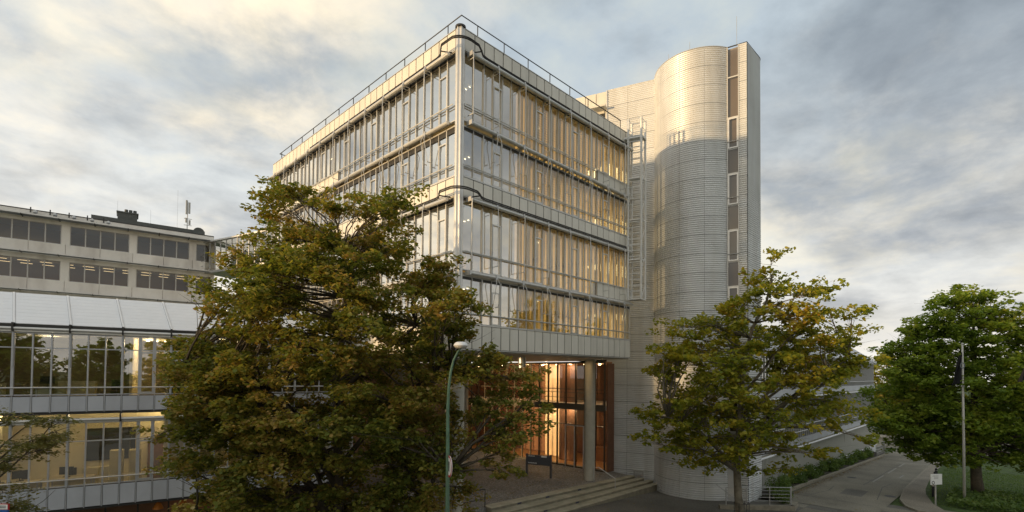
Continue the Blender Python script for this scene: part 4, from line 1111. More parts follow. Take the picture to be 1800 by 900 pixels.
MB().box(11.5, 12.2, 4.34, 4.38, 23.3, 23.36).box(11.5, 12.2, 4.34, 4.38, 22.6, 22.66).build('crossbar', M_GALV, mast, FC)
dish = thing('satellite_dish', FC @ Vector((12.8, 3.7, 21.3)), 'dark grey satellite dish on the roof edge of the concrete block', 'dish')
FDh = FC @ T(12.8, 3.6, 21.85) @ Matrix.Rotation(R(80), 4, 'X')
MB().lathe([(.02, -.0), (.3, .04), (.52, .13), (.50, .14), (.28, .06), (.02, .02)], 20).build('bowl', M_SLATE, dish, FDh)
MB().tube([(12.8, 3.75, 20.8), (12.8, 3.7, 21.85)], .04, 6).build('pole', M_GALV, dish, FC)
for s, h in ((5.9, 1.6), (8.6, 1.2), (10.9, 3.8)):
    MB().tube([(s, 4.3, 22.1), (s, 4.3, 22.4 + h)], .012, 4).build('aerial', M_GALV, cb_, FC)

# glazed link bridge
la = Vector((.5, 41.2)); lb = Vector((6.0, 22.0)); ldir = (lb - la); ll = ldir.length
FLk = Matrix.Translation((la.x, la.y, 0)) @ Matrix.Rotation(math.atan2(ldir.y, ldir.x), 4, 'Z')
lk_ = thing('link_bridge', (3, 32, 16.8), 'glazed footbridge linking the concrete block to the tall office block', 'footbridge')
MB().box(0, ll, 0, 3, 16.9, 17.15).build('deck', M_GALV, lk_, FLk)
MB().box(0, ll, -.15, 3.1, 20.0, 20.14).build('roof', M_GALV, lk_, FLk)
MB().box(0, ll, 2.9, 3.0, 17.15, 20.0).build('rear_wall', mat('pale_green_glass', (.35, .40, .38), .2), lk_, FLk)
nb_ = int(ll / .9)
for k in range(nb_):
    MB().box(k * .9, k * .9 + .07, -.05, .05, 17.15, 20.0).build('post', M_GALV, lk_, FLk)
    MB().quad((k * .9 + .07, 0, 17.15), (k * .9 + .9, 0, 17.15), (k * .9 + .9, 0, 20.0), (k * .9 + .07, 0, 20.0)).build('pane', M_GLASSW, lk_, FLk)
for z in (17.6, 18.1, 18.6): MB().tube([(-.3, -.3, z), (.4, -.3, z)], .025, 6).build('rail', M_GALV, lk_, FLk)

# ------------------------------------------------------------------ LONG GLAZED BLOCK beyond the tower
rb_ = thing('long_glazed_block', (42, -3, -1.5), 'long low glazed block with shed roof running along the road behind the plane tree', 'building')
YF = -4.8; X0, X1 = 21.0, 64.9
FRB = frame(0, YF, 0)
MB().box(X0 + .9, X1, .45, 7.9, -3.2, 8.6).build('body', mat('dim_room', (.66, .62, .50), .8), rb_, FRB)
b = MB()
b.quad((X0, -.35, 8.78), (X1 + .2, -.35, 8.78), (X1 + .2, 3.0, 11.2), (X0, 3.0, 11.2))
b.quad((X0, -.35, 8.66), (X0, 3.0, 11.08), (X1 + .2, 3.0, 11.08), (X1 + .2, -.35, 8.66))
b.quad((X1 + .2, -.35, 8.66), (X1 + .2, 3.0, 11.08), (X1 + .2, 3.0, 11.2), (X1 + .2, -.35, 8.78))
b.quad((X0, -.35, 8.66), (X1 + .2, -.35, 8.66), (X1 + .2, -.35, 8.78), (X0, -.35, 8.78))
b.quad((X0, 3.0, 11.2), (X1 + .2, 3.0, 11.2), (X1 + .2, 9, 8.7), (X0, 9, 8.7))
rf = b.build('roof', M_GREY, rb_, FRB)
sb = MB()
for k in range(int((X1 - X0) / 1.8) + 1): sb.box(X0 + 1.8 * k - .03, X0 + 1.8 * k + .03, -.02, .02, 0, .01)
for k in range(int((X1 - X0) / 1.8) + 1):
    x = X0 + 1.8 * k
    MB().tube([(x, -.37, 8.80), (x, 2.98, 11.22)], .04, 5).build('roof_rib', M_WHITE, rf, FRB)
for z0, z1 in ((5.42, 6.0), (1.42, 1.95)):
    MB().box(X0, X1, -.04, .1, z0, z1).build('panel_band', M_GREY, rb_, FRB)
for z in (8.6, 5.3, 1.3): MB().tube([(X0, -.2, z), (X1, -.2, z)], .08, 8).build('blind_tube', M_WHITE, rb_, FRB)
for z in (6.45, 3.0, 2.5): MB().tube([(X0, -.14, z), (X1, -.14, z)], .03, 6).build('guard_rail', M_WHITE, rb_, FRB)
for z0, z1 in ((6.0, 8.55), (1.95, 5.3)):
    mm = MB()
    for k in range(int((X1 - X0) / .6)): mm.box(X0 + .6 * k - .03, X0 + .6 * k + .03, -.03, .1, z0, z1)
    tag(mm.build('mullions', M_GREYF, rb_, FRB), kind='stuff')
    for k in range(int((X1 - X0) / 1.8)):
        x = X0 + 1.8 * k; MB().quad((x + .03, .03, z0), (x + 1.77, .03, z0), (x + 1.77, .03, z1), (x + .03, .03, z1)).build('pane', M_GLASSB, rb_, FRB)
sl_ = MB()
for k in range(int((X1 - X0 - 1) / .28)):
    x = X0 + 1 + .28 * k; sl_.box(x - .035, x + .035, -.10, -.02, gz(x, -5) - .1, 1.25)
tag(sl_.build('vertical_slats', mat('slat_grey', (.52, .53, .50), .5), rb_, FRB), kind='stuff')
MB().prism([(29.7, -.30), (62.9, -.30), (62.9, -.22), (29.7, -.22)], 0, 1).build('tmp', None)
bpy.data.objects.remove(bpy.data.objects['tmp'])
b = MB()
b.v = [(29.7, -.34, -.78), (62.9, -.34, -2.3), (62.9, -.34, -1.55), (29.7, -.34, -.74), (29.7, -.24, -.78), (62.9, -.24, -2.3), (62.9, -.24, -1.55), (29.7, -.24, -.74)]
b.f = [(0, 1, 2, 3), (7, 6, 5, 4), (3, 2, 6, 7), (0, 4, 5, 1), (1, 5, 6, 2)]
b.build('ramp_parapet', M_WHITE, rb_, FRB)
rl = thing('ramp_railing', (46, -5.3, -1.8), 'low white ramp railing behind the row of clipped shrubs', 'railing')
MB().tube([(29.7, -5.25, -.62), (62.9, -5.25, -1.42)], .035, 6).build('top_rail', M_WHITE, rl)
MB().tube([(30.5, -5.35, -.72), (62.9, -5.35, -2.0)], .03, 6).build('lower_rail', M_WHITE, rl)
for k in range(14):
    x = 31 + k * 2.4; zz = -.62 - .0241 * (x - 29.7); MB().tube([(x, -5.3, gz(x, -5.3)), (x, -5.3, zz)], .025, 5).build('post', M_WHITE, rl)
gd = thing('slatted_guard', (60.5, -6.2, -2.3), 'grey slatted guard rail at the far end of the planting bed', 'railing')
for k in range(9): 
    x = 57.5 + k * .45; MB().box(x - .03, x + .03, -6.12 - .03, -6.12 + .03, gz(x, -6) + .1, gz(x, -6) + 1.15).build('bar', M_GALV, gd)
for h in (.5, .8, 1.1): MB().tube([(57.3, -6.12, gz(57.3, -6) + h), (61.4, -6.12, gz(61.4, -6) + h)], .03, 6).build('rail', M_GALV, gd)
MB().box(61.3, 61.6, -6.35, -6.0, gz(61, -6) - .1, gz(61, -6) + 1.5).build('end_post', M_GALV, gd)

# ------------------------------------------------------------------ TREES
def branch_path(a, b, rg, sag=.0, wob=.12):
    a = np.array(a, float); b = np.array(b, float); L = np.linalg.norm(b - a); pts = []
    n = 5
    off = rg.normal(size=3) * wob * L * .5
    for k in range(n + 1):
        f = k / n; p = a + (b - a) * f + off * math.sin(math.pi * f) + np.array([0, 0, sag * L * math.sin(math.pi * f)])
        pts.append(tuple(p))
    return pts
def lat(px, y, d=14.5):
    q = (px - 900) / 888.4; v = (634.7 - y) / 888.4
    p = CAM + d * (FV + q * RV + v * UV); return (p.x, p.y, p.z)
Rv2 = np.array([RV.x, RV.y, 0]); Rv2 /= np.linalg.norm(Rv2); Fv2 = np.array([FV.x, FV.y, 0]); Fv2 /= np.linalg.norm(Fv2)
def tree(name, base, env, depth, label, material, bark, seed, nclump, lpc, leaf, trunk_r, crown_z0, clump=(.85, .34), group=None, top=None, lean=(0, 0), limb_n=9, inner=.45, up=.5, extra=()):
    """env: list of (z, left, right) half-widths; depth: half-depth factor"""
    rg = np.random.default_rng(seed)
    t = thing(name, base, label, 'tree', group); B = np.array(base, float)
    zs = [e[0] for e in env]; ls = [e[1] for e in env]; rs = [e[2] for e in env]
    zmin, zmax = min(zs), max(zs)
    o_ = np.argsort(zs); zs = np.array(zs)[o_]; ls = np.array(ls)[o_]; rs = np.array(rs)[o_]
    # trunk
    H = zmax - B[2]
    tp = [tuple(B + np.array([0, 0, -.15]))]; tr = [trunk_r * 1.25]
    nseg = 9; ph = rg.uniform(0, 6)
    axis = []
    for k in range(1, nseg + 1):
        f = k / nseg * .86
        mid_l = np.interp(B[2] + H * f, zs, ls); mid_r = np.interp(B[2] + H * f, zs, rs)
        cxo = .5 * (mid_r - mid_l) * f
        p = B + Rv2 * (cxo * .8 + .16 * math.sin(3 * f + ph)) + Fv2 * .14 * math.cos(4 * f + ph) + np.array([0, 0, H * f])
        tp.append(tuple(p)); tr.append(trunk_r * (1 - f * .97) + .012)
    tb = MB().tube(tp, tr, 10)
    def trunk_at(z):
        for k in range(len(tp) - 1):
            if tp[k + 1][2] >= z:
                f = (z - tp[k][2]) / (tp[k + 1][2] - tp[k][2]); return np.array(tp[k]) * (1 - f) + np.array(tp[k + 1]) * f, tr[k] * (1 - f) + tr[k + 1] * f
        return np.array(tp[-1]), tr[-1]
    # clump centres through the envelope, most of them near the surface
    C = []
    
    zg = np.linspace(zmin, zmax, 200); wg = (np.interp(zg, zs, ls) + np.interp(zg, zs, rs)) ** 1.5 + .15; cdf = np.cumsum(wg); cdf /= cdf[-1]
    tries = 0
    while len(C) < nclump and tries < nclump * 40:
        tries += 1
        z = np.interp(rg.random(), cdf, zg)
        a = rg.uniform(0, 2 * math.pi); rad = inner + (1 - inner) * rg.random() ** .55
        l = np.interp(z, zs, ls); r_ = np.interp(z, zs, rs)
        cxm = .5 * (r_ - l); hw = max(.15, .5 * (r_ + l) - clump[0] * .55)
        dd = hw * depth
        wob = 1 + .10 * math.sin(3 * a + z * 1.3 + seed) + .08 * math.sin(5 * a - z * 2.1)
        p = B * np.array([1, 1, 0]) + Rv2 * (cxm + hw * rad * wob * math.cos(a)) + Fv2 * (dd * rad * wob * math.sin(a)) + np.array([0, 0, z])
        if all(np.linalg.norm((p - q) * np.array([1, 1, 1.9])) > clump[0] * .62 for q in C): C.append(p)
    C += [np.array(lat(px, py, d)) for px, py, d in extra]
    C = np.array(C)
    # limbs: pick main limb ends, attach each clump to the nearest limb point
    limb_nodes = []
    lb_ = MB()
    idx = rg.permutation(len(C))[:limb_n * 3]
    order = sorted(idx, key=lambda i: -np.linalg.norm((C[i] - B)[:2]))[:limb_n]
    for i in order:
        e = C[i]; rad = np.linalg.norm((e - B)[:2])
        z0 = max(crown_z0, e[2] - rad * .75 - .4); z0 = min(z0, B[2] + H * .78)
        a0, r0 = trunk_at(z0)
        path = branch_path(a0, e, rg, .10)
        r0 = min(r0 * .62, .05 + rad * .016)
        lb_.tube(path, [r0 * (1 - .8 * k / 5) + .008 for k in range(6)], 6)
        for p in path[1:]: limb_nodes.append((np.array(p), r0 * .5))
    for z in np.linspace(crown_z0, B[2] + H * .84, 14):
        p, r_ = trunk_at(z); limb_nodes.append((p, r_ * .5))
    LN = np.array([p for p, _ in limb_nodes])
    for c in C:
        d = np.linalg.norm(LN - c, axis=1) + np.maximum(0, LN[:, 2] - c[2]) * 1.2
        j = int(np.argmin(d)); path = branch_path(LN[j], c - np.array([0, 0, .08]), rg, .06, .16)
        L = np.linalg.norm(LN[j] - c); r0 = min(limb_nodes[j][1], .018 + .012 * L)
        lb_.tube(path[::2] + [path[-1]], [r0, r0 * .8, r0 * .5, .005], 5)
        for q in range(4):
            e = c + rg.normal(size=3) * np.array([clump[0] * .6, clump[0] * .6, clump[1] * .5])
            lb_.tube([path[3], tuple((np.array(path[3]) + e) / 2 + rg.normal(size=3) * .05), tuple(e)], [.012, .008, .003], 4)
    # leaves: sub-sprays inside each clump, tops denser
    pos = []
    for c in C:
        s = rg.uniform(.7, 1.25)
        ns = 7
        for k in range(ns):
            q = rg.normal(size=3); q /= np.linalg.norm(q); q *= rg.random() ** .4
            sc = c + q * np.array([clump[0], clump[0], clump[1]]) * s
            n_ = int(lpc / ns * rg.uniform(.6, 1.4))
            u = rg.normal(size=(n_, 3)); u /= np.linalg.norm(u, axis=1)[:, None]; u *= (rg.random(n_) ** .45)[:, None]
            pos.append(sc + u * np.array([clump[0] * .42, clump[0] * .42, clump[1] * .50]) * s)
    pos = np.concatenate(pos)
    tb.build('trunk', bark, t, smooth=True)
    lb_.build('limbs', bark, t, smooth=True)
    link(bpy.data.objects.new('crown', leaves_mesh('crown', pos, leaf, material, rg, up)), t)
    return t
def gp(px, d):                                    # ground point under a pixel column at a depth
    x = (px - 900) / 888.4
    p = np.array([CAM.x, CAM.y]) + d * (np.array([FV.x, FV.y]) + x * np.array([RV.x, RV.y]))
    return (float(p[0]), float(p[1]), gz(p[0], p[1]))
k18 = 18 / 888.4
def envpx(rows, pc, d, hor=657):
    return [(7 + (hor + (pc - 900) * .0084 - y) / 888.4 * d, (pc - l) / 888.4 * d, (r_ - pc) / 888.4 * d) for (y, l, r_) in rows]
tree('maple_tree', gp(600, 18.2), envpx([(318, 500, 540), (345, 462, 745), (400, 440, 775), (450, 405, 790), (500, 360, 860), (540, 352, 885), (600, 350, 850), (650, 300, 852), (700, 302, 850), (750, 300, 850), (800, 318, 835), (860, 318, 815), (910, 330, 800), (980, 380, 760)], 600, 18.2),
     .66, 'large bushy maple with bronze tinged top in front of the glass wing', L_MAPLE, M_BARK, 11, 560, 300, .132, .24, 1.2, (.80, .34), limb_n=16, inner=.42, up=.42, extra=[(880, 640, 17.6), (905, 665, 17.4), (935, 690, 17.5), (950, 715, 17.3), (915, 720, 17.2), (885, 700, 17.6), (870, 675, 17.8), (890, 745, 17.2), (925, 755, 17.0), (900, 780, 17.0), (870, 760, 17.4), (855, 720, 17.6), (930, 660, 17.8), (870, 800, 17.1), (890, 825, 16.9), (850, 640, 17.8), (335, 622, 17.5), (318, 650, 17.5), (345, 655, 17.3), (480, 345, 18), (500, 330, 18.2), (465, 372, 18)])
tree('plane_tree', gp(1303, 26.6), envpx([(408, 1352, 1392), (450, 1335, 1415), (490, 1300, 1468), (530, 1262, 1492), (575, 1170, 1520), (610, 1135, 1528), (650, 1128, 1510), (700, 1118, 1520), (745, 1112, 1525), (775, 1110, 1500), (800, 1150, 1430), (825, 1190, 1380)], 1303, 26.6),
     .55, 'slender plane tree with golden green leaves in front of the stair tower', L_PLANE, M_BARKG, 23, 215, 185, .185, .20, 2.0, (.95, .42), limb_n=12, inner=.35, up=.35)
tree('broad_tree', gp(1717, 35.5), envpx([(508, 1655, 1730), (530, 1625, 1790), (560, 1600, 1815), (600, 1572, 1850), (650, 1548, 1890), (700, 1530, 1905), (745, 1530, 1905), (780, 1548, 1890), (808, 1580, 1850)], 1717, 35.5),
     .34, 'broad dense green tree on the lawn behind the flagpole', L_GREEN, M_BARK, 37, 390, 240, .21, .34, 1.6, (1.15, .50), limb_n=14, inner=.45, up=.45)
tree('young_tree', gp(-95, 12.5), envpx([(715, -110, 60), (740, -160, 120), (790, -190, 128), (840, -190, 100), (890, -200, 95), (960, -180, 60)], -95, 12.5),
     .5, 'young tree with fine feathery yellowish leaves in front of the glass wing', L_THIN, M_BARK, 41, 60, 210, .075, .07, 1.5, (.50, .16), limb_n=9, inner=.35, up=.6)
# trees beyond the end of the road
far_spots = [(1560, 88, 16, 14, 'copper tinged tree beyond the end of the road beside the long glazed block'), (1592, 98, 12, 12, 'dull green tree beyond the far low wall across the road')]
for i, (px, d, h, wd, lab) in enumerate(far_spots):
    g_ = gp(px, d); 
    tree('far_tree', g_, [(g_[2] + 2.0, wd * .3, wd * .3), (g_[2] + h * .4, wd * .5, wd * .5), (g_[2] + h * .7, wd * .42, wd * .42), (g_[2] + h, .6, .6)], 1.0, lab, L_PLANE if i == 0 else L_GREEN, M_BARK, 61 + i, 110, 110, .5, .3, g_[2] + 2, (1.6, .9), limb_n=8)
# offscreen trees: behind the camera for reflections, west row added to block low sun
proto = tree('offscreen_tree', (-95, 24, gz(-95, 24)), [(-.5, 3.4, 3.4), (2, 4.6, 4.6), (5, 4.0, 4.2), (8, 2.2, 2.0), (9.2, .5, .5)], 1.0, 'leafy offscreen tree mirrored in the office windows, the west row added to block low sun', L_GREEN, M_BARK, 71, 90, 90, .55, .25, .5, (1.4, .8), 'trees across the street', limb_n=8)
rgx = np.random.default_rng(5)
spots = [(-95, 17), (-95, 31), (-96, 38), (-94, 10), (-95, 3), (-93, -4), (-90, -11), (-38, -34), (-31, -40), (-24, -46), (-16, -44), (-8, -52), (0, -49), (9, -55), (-46, -27), (-52, -18), (18, -52), (-58, -9)]
for k, (x, y) in enumerate(spots):
    s = rgx.uniform(.85, 1.12) * (1.06 if x < -60 else 1.0)
    mw = Matrix.Translation((x, y, gz(x, y))) @ Matrix.Rotation(rgx.uniform(0, 6.28), 4, 'Z') @ Matrix.Scale(s, 4) @ Matrix.Translation((95, -24, -gz(-95, 24)))
    c = proto.copy(); link(c, None, mw @ Matrix.Translation((-95, 24, gz(-95, 24))))
    for ch in list(proto.children):
        d_ = ch.copy(); COL.objects.link(d_); d_.parent = c
        d_.matrix_parent_inverse = ch.matrix_parent_inverse.copy(); d_.matrix_basis = ch.matrix_basis.copy()

# ------------------------------------------------------------------ HEDGE, SHRUBS, GROUND COVER
for k in range(10):
    x = 25.6 + k * 3.25; rx = 1.75 if k else 1.5
    shrub('hedge_shrub', (x, -5.55, gz(x, -5.5) + .12), rx, .58, 1.2, 1900 if k < 5 else 1200, .11 if k < 4 else .14, ('first', 'second', 'third', 'fourth', 'fifth', 'sixth', 'seventh', 'eighth', 'ninth', 'last')[k] + ' clipped shrub along the road kerb counted from the large corner bush', None, 'shrubs along the road kerb', 100 + k)
shrub('corner_bush', (22.3, -6.2, gz(22.3, -6.2)), 1.5, .75, 1.75, 3800, .10, 'large rounded bush beside the foot of the stair tower by the pipe railing', None, None, 120, 'bush')
shrub('corner_bush', (20.6, -7.0, gz(20.6, -7)), .9, .6, .95, 1700, .09, 'small bush tucked behind the bars of the pipe railing', None, None, 121, 'bush')
rgc = np.random.default_rng(9); P_ = []
while len(P_) < 9000:
    x = rgc.uniform(27.6, 37); y = rgc.uniform(-24, -14.2)
    if -14.2 - .52 * (x - 28.5) * 0 - y < 0: continue
    if not ((x - 27.2) > (-14.0 - y) * .25 and x < 34.6 + (-15 - y) * .35): continue
    P_.append((x, y, gz(x, y) + .1 + rgc.random() ** .6 * .5))
tag(link(bpy.data.objects.new('ground_cover', leaves_mesh('ground_cover', np.array(P_), .17, L_HEDGE, rgc, .4))), 'low leafy ground cover plants around the foot of the flagpole', 'ground cover', kind='stuff')
shrub('flowering_bush', (-7.4, 6.0, gz(-7.4, 6) + .3), 1.6, 1.0, 3.0, 2600, .10, 'bush with reddish leaves below the glass wing', L_PLANE, None, 131, 'bush')
# grass blades on the near lawn
gp_ = np.random.default_rng(12); G = []
n = 26000; gx = gp_.uniform(27.5, 52, n); gy = gp_.uniform(-30, -12.6, n)
ok = gy < np.interp(gx, [26.1, 28.1, 31.7, 38.8, 52], [-14.4, -13.7, -13.0, -12.5, -12.2]); gx = gx[ok]; gy = gy[ok]
V = []; Fc = []
for x, y in zip(gx, gy):
    z = gz(x, y) + .09; a = gp_.uniform(0, 6.28); h = gp_.uniform(.06, .13); w2_ = .02; i = len(V)
    V += [(x - w2_ * math.cos(a), y - w2_ * math.sin(a), z), (x + w2_ * math.cos(a), y + w2_ * math.sin(a), z), (x + gp_.normal() * .03, y + gp_.normal() * .03, z + h)]; Fc.append((i, i + 1, i + 2))
gm = MB(); gm.v = V; gm.f = Fc
tag(gm.build('grass', L_HEDGE), 'short mown grass blades on the lawn beyond the pavement', 'grass', kind='stuff')
# fallen leaves
fl = []
for k in range(900):
    x = gp_.uniform(22, 58); y = -6.35 - abs(gp_.normal()) * .25; fl.append((x, y, gz(x, y) + .02))
for k in range(500):
    x = gp_.uniform(4, 24); y = gp_.uniform(-16, 0.5); fl.append((x, y, gz(x, y) + .005))
for k in range(1500):
    x = gp_.uniform(1, 16); y = gp_.uniform(2.4, 12); fl.append((x, y, .02))
tag(link(bpy.data.objects.new('fallen_leaves', leaves_mesh('fallen_leaves', np.array(fl), .10, leaf_mat('dry_leaves', [(0, (.10, .06, .02)), (.5, (.20, .13, .04)), (1, (.26, .20, .05))]), gp_, .93))), 'dry yellow and brown leaves scattered over plaza and kerb', 'leaves', kind='stuff')

# ------------------------------------------------------------------ STREET FURNITURE
lp = thing('street_lamp', gp(787, 14.5), 'green street lamp post with white dome head and curved arm', 'street lamp')
bx, by, bz = gp(787, 14.5)
def lat(px, y, d=14.5):
    q = (px - 900) / 888.4; v = (634.7 - y) / 888.4
    p = CAM + d * (FV + q * RV + v * UV); return (p.x, p.y, p.z)
pts = [(bx, by, bz)] + [lat(787, 880)[:2] + (lat(787, 880)[2],)]
pts = [lat(787 + (-.5 if y > 800 else 0), y) for y in (900, 800, 720)] + [lat(789, 680), lat(792, 655), lat(797, 634), lat(805, 618), lat(811, 611)]
pts = [(pts[0][0], pts[0][1], bz)] + pts
o = MB().tube(pts, [.075, .062, .053, .047, .041, .036, .032, .029, .027], 12).build('pole', M_GREEN, lp, smooth=True)
hx, hy, hz = lat(810, 606)
prof = [(.02, .085), (.12, .08), (.17, .05), (.205, -.01), (.21, -.035)]
MB().lathe(prof[::-1], 18).build('lamp_dome', M_SIGNW, lp, T(hx, hy, hz), smooth=True)
MB().lathe([(.12, -.11), (.16, -.085), (.195, -.036)], 18).build('diffuser', mat('lamp_diffuser', (.45, .43, .38), .25), lp, T(hx, hy, hz), smooth=True)
MB().lathe([(.09, 0), (.09, .5), (.075, .52)], 12).build('base_sleeve', M_GREEN, lp, T(bx, by, bz))
# no-stopping disc on the lamp post, seen nearly edge on
ns = thing('traffic_sign', lat(790, 820, 14.4), 'round red rimmed traffic sign seen edge on against the green lamp post', 'sign')
vdir = Vector((lat(790, 820)[0] - CAM.x, lat(790, 820)[1] - CAM.y, 0)).normalized()
FNs = Matrix.Translation(lat(790, 820, 14.38)) @ Matrix.Rotation(math.atan2(vdir.y, vdir.x) + R(14), 4, 'Z') @ Matrix.Rotation(R(90), 4, 'X')
MB().lathe([(.30, -.01), (.30, .01)], 28).build('disc', M_SIGNW, ns, FNs)
rim = MB()
for s in (1, -1):
    for k in range(28):
        a, b_ = 2 * math.pi * k / 28, 2 * math.pi * (k + 1) / 28
        rim.quad((.25 * math.cos(a), .25 * math.sin(a), .013 * s), (.305 * math.cos(a), .305 * math.sin(a), .013 * s), (.305 * math.cos(b_), .305 * math.sin(b_), .013 * s), (.25 * math.cos(b_), .25 * math.sin(b_), .013 * s))
rim.build('red_rim', M_RED, ns, FNs)
MB().box(-.05, .05, -.14, .14, .0125, .015).box(-.12, .12, -.03, .03, .0155, .017).box(-.05, .05, -.14, .14, -.015, -.0125).build('pictogram', M_BLACK, ns, FNs)
# plaza information board
ib = thing('information_board', (11.9, 5.7, 0), 'dark grey information board on two posts on the plaza', 'sign')
p0 = Vector((11.57, 6.5)); p1 = Vector((12.19, 4.89)); dv = (p1 - p0).normalized(); FI = Matrix.Translation((p0.x, p0.y, 0)) @ Matrix.Rotation(math.atan2(dv.y, dv.x), 4, 'Z')
Lb = (p1 - p0).length; gm_ = mat('board_grey', (.07, .072, .08), .5)
for s in (0, Lb): MB().box(s - .06, s + .06, -.06, .06, 0, 1.55).build('post', gm_, ib, FI)
MB().box(.06, Lb - .06, -.05, .05, .82, 1.5).build('panel', gm_, ib, FI)
MB().box(1.05, 1.45, -.056, -.05, 1.36, 1.47).build('white_plate', M_SIGNW, ib, FI)
tx = MB()
for k in range(9): tx.box(.1 + k * .055, .1 + k * .055 + .035, -.055, -.05, 1.38, 1.45 if k % 3 else 1.43)
for k in range(14): tx.box(.12 + k * .045, .12 + k * .045 + .03, -.055, -.05, .92, .97 if k % 4 else .99)
tx.build('lettering', M_SIGNW, ib, FI)
# stair handrails
hr1 = thing('stair_handrail', (13.8, 1.9, -.2), 'bent steel handrail on the plaza steps beside the round column', 'handrail')
q0 = (13.4, 2.25, 0.0); q1 = (13.9, .95, -.7)
MB().tube([(q0[0], q0[1], 0.01), (q0[0], q0[1], .95)] + [(q0[0] + .12, q0[1] - .3, .97), (q1[0], q1[1], .34), (q1[0], q1[1], -.72)], .026, 8).build('rail', M_GALV, hr1)
hr2 = thing('plaza_railing', (2.6, 2.6, 0), 'grey two bar railing at the left end of the plaza steps', 'railing')
a0, a1 = (4.05, 2.52), (.2, 2.75)
MB().tube([(a1[0], a1[1], .95), (a0[0], a0[1], .95), (a0[0], a0[1], 0)], .028, 8).build('top_rail', M_ALUD, hr2)
MB().tube([(a1[0], a1[1], .45), (a0[0], a0[1], .45)], .02, 6).build('mid_rail', M_ALUD, hr2)
MB().tube([(a1[0], a1[1], 0), (a1[0], a1[1], .95)], .028, 6).build('post', M_ALUD, hr2)
# low wall and pipe railing at the tower foot
pw = MB(); wp = [(15.9, -4.95), (16.6, -5.75), (18.0, -7.05), (18.9, -8.1), (20.2, -7.9)]
lowwall = thing('low_kerb_wall', (17.3, -6.4, -.85), 'low stone edged kerb wall curving past the plane tree', 'wall')
for (x0, y0), (x1, y1) in zip(wp[:-1], wp[1:]):
    d = Vector((x1 - x0, y1 - y0)).normalized(); n_ = Vector((-d.y, d.x)) * .28
    MB().prism([(x0, y0), (x1, y1), (x1 + n_.x, y1 + n_.y), (x0 + n_.x, y0 + n_.y)], -1.2, -.62).build('wall_stone', M_KERB, lowwall)
pr = thing('pipe_railing', (17.3, -6.2, -.62), 'galvanised pipe railing with five bars by the tower foot', 'railing')
rp = [(16.25, -5.15), (17.1, -6.0), (18.15, -6.95), (18.95, -7.85), (19.25, -7.8)]
for (x, y) in rp: MB().tube([(x, y, -.63), (x, y, .42)], .03, 8).build('post', M_GALV, pr)
for z in (.42, .22, .02, -.18, -.38):
    MB().tube([(x, y, z) for x, y in rp], .024 if z > .4 else .014, 6).build('bar', M_GALV, pr)
MB().tube([(15.75, -4.75, .62), (16.6, -5.3, -.1), (17.2, -5.6, -.55)], .022, 6).build('stair_rail', M_GALV, pr)
tg = thing('tree_guard', gp(1303, 26.6), 'black steel guard hoops round the plane tree trunk', 'tree guard')
tx_, ty_, tz_ = gp(1303, 26.6)
for k in range(6):
    a = k * math.pi / 3; x = tx_ + .36 * math.cos(a); y = ty_ + .36 * math.sin(a)
    MB().tube([(x, y, tz_), (x, y, tz_ + 1.1)], .014, 6).build('bar', M_ALUD, tg)
for h in (.3, .7, 1.08): MB().tube([(tx_ + .36 * math.cos(k * math.pi / 8), ty_ + .36 * math.sin(k * math.pi / 8), tz_ + h) for k in range(17)], .012, 5, False).build('hoop', M_ALUD, tg)
# flagpoles
def flagpole(px, d, ytop, label, seed):
    x, y, z = gp(px, d); t = thing('flagpole', (x, y, z), label, 'flagpole')
    q = (634.7 - ytop) / 888.4; zt_ = CAM.z + d * (FV.z + ((px - 900) / 888.4) * RV.z + q * UV.z)
    MB().tube([(x, y, z - .1), (x, y, z + (zt_ - z) * .5), (x, y, zt_)], [.085, .07, .05], 12).build('pole', mat('pole_white', (.50, .49, .45), .45, noise=.1), t, smooth=True)
    MB().lathe([(.05, 0), (.075, .03), (.07, .10), (.02, .13)], 12).build('finial', M_GALV, t, T(x, y, zt_))
    b = MB(); nx, nz = 14, 10; W_, H_ = .95, 2.1
    ax = Vector((RV.x, RV.y, 0)).normalized(); ay = Vector((FV.x, FV.y, 0)).normalized()
    for j in range(nz + 1):
        for i in range(nx + 1):
            f = i / nx; g = j / nz
            sx = -W_ * .95 * (1 - g) * f ** .9 * .18 - W_ * f * (.28 + .62 * g)
            fold = .16 * math.sin(f * 9 + g * 1.5 + seed) * (.3 + .7 * f)
            sx += .35 * f * (1 - g) * .6
            p = Vector((x, y, 0)) + ax * (sx) + ay * fold
            b.v.append((p.x, p.y, zt_ - .35 - H_ * g * (1 - .0 * f) - .55 * f * (1 - g * .55)))
    for j in range(nz):
        for i in range(nx):
            a = j * (nx + 1) + i; b.f.append((a, a + 1, a + nx + 2, a + nx + 1))
    fo = b.build('flag', M_FLAG, t, smooth=True)
    em = MB(); c = Vector((x, y, zt_ - 1.35)) - ax * .22 - ay * .24
    for k in range(18):
        a0_, a1_ = 2 * math.pi * k / 18, 2 * math.pi * (k + 1) / 18
        pr_ = lambda r_, a: tuple(c + ax * (r_ * .8 * math.cos(a)) + Vector((0, 0, r_ * math.sin(a))))
        em.quad(pr_(.13, a0_), pr_(.20, a0_), pr_(.20, a1_), pr_(.13, a1_))
    em.build('emblem', mat('emblem_grey', (.16, .18, .20), .8), t)
    return t
flagpole(1692, 32.8, 606, 'white flagpole with limp black flag beside the white notice sign', 1.0)
flagpole(1812, 31.5, 596, 'white flagpole with dark flag further along the ground cover bed', 2.2)
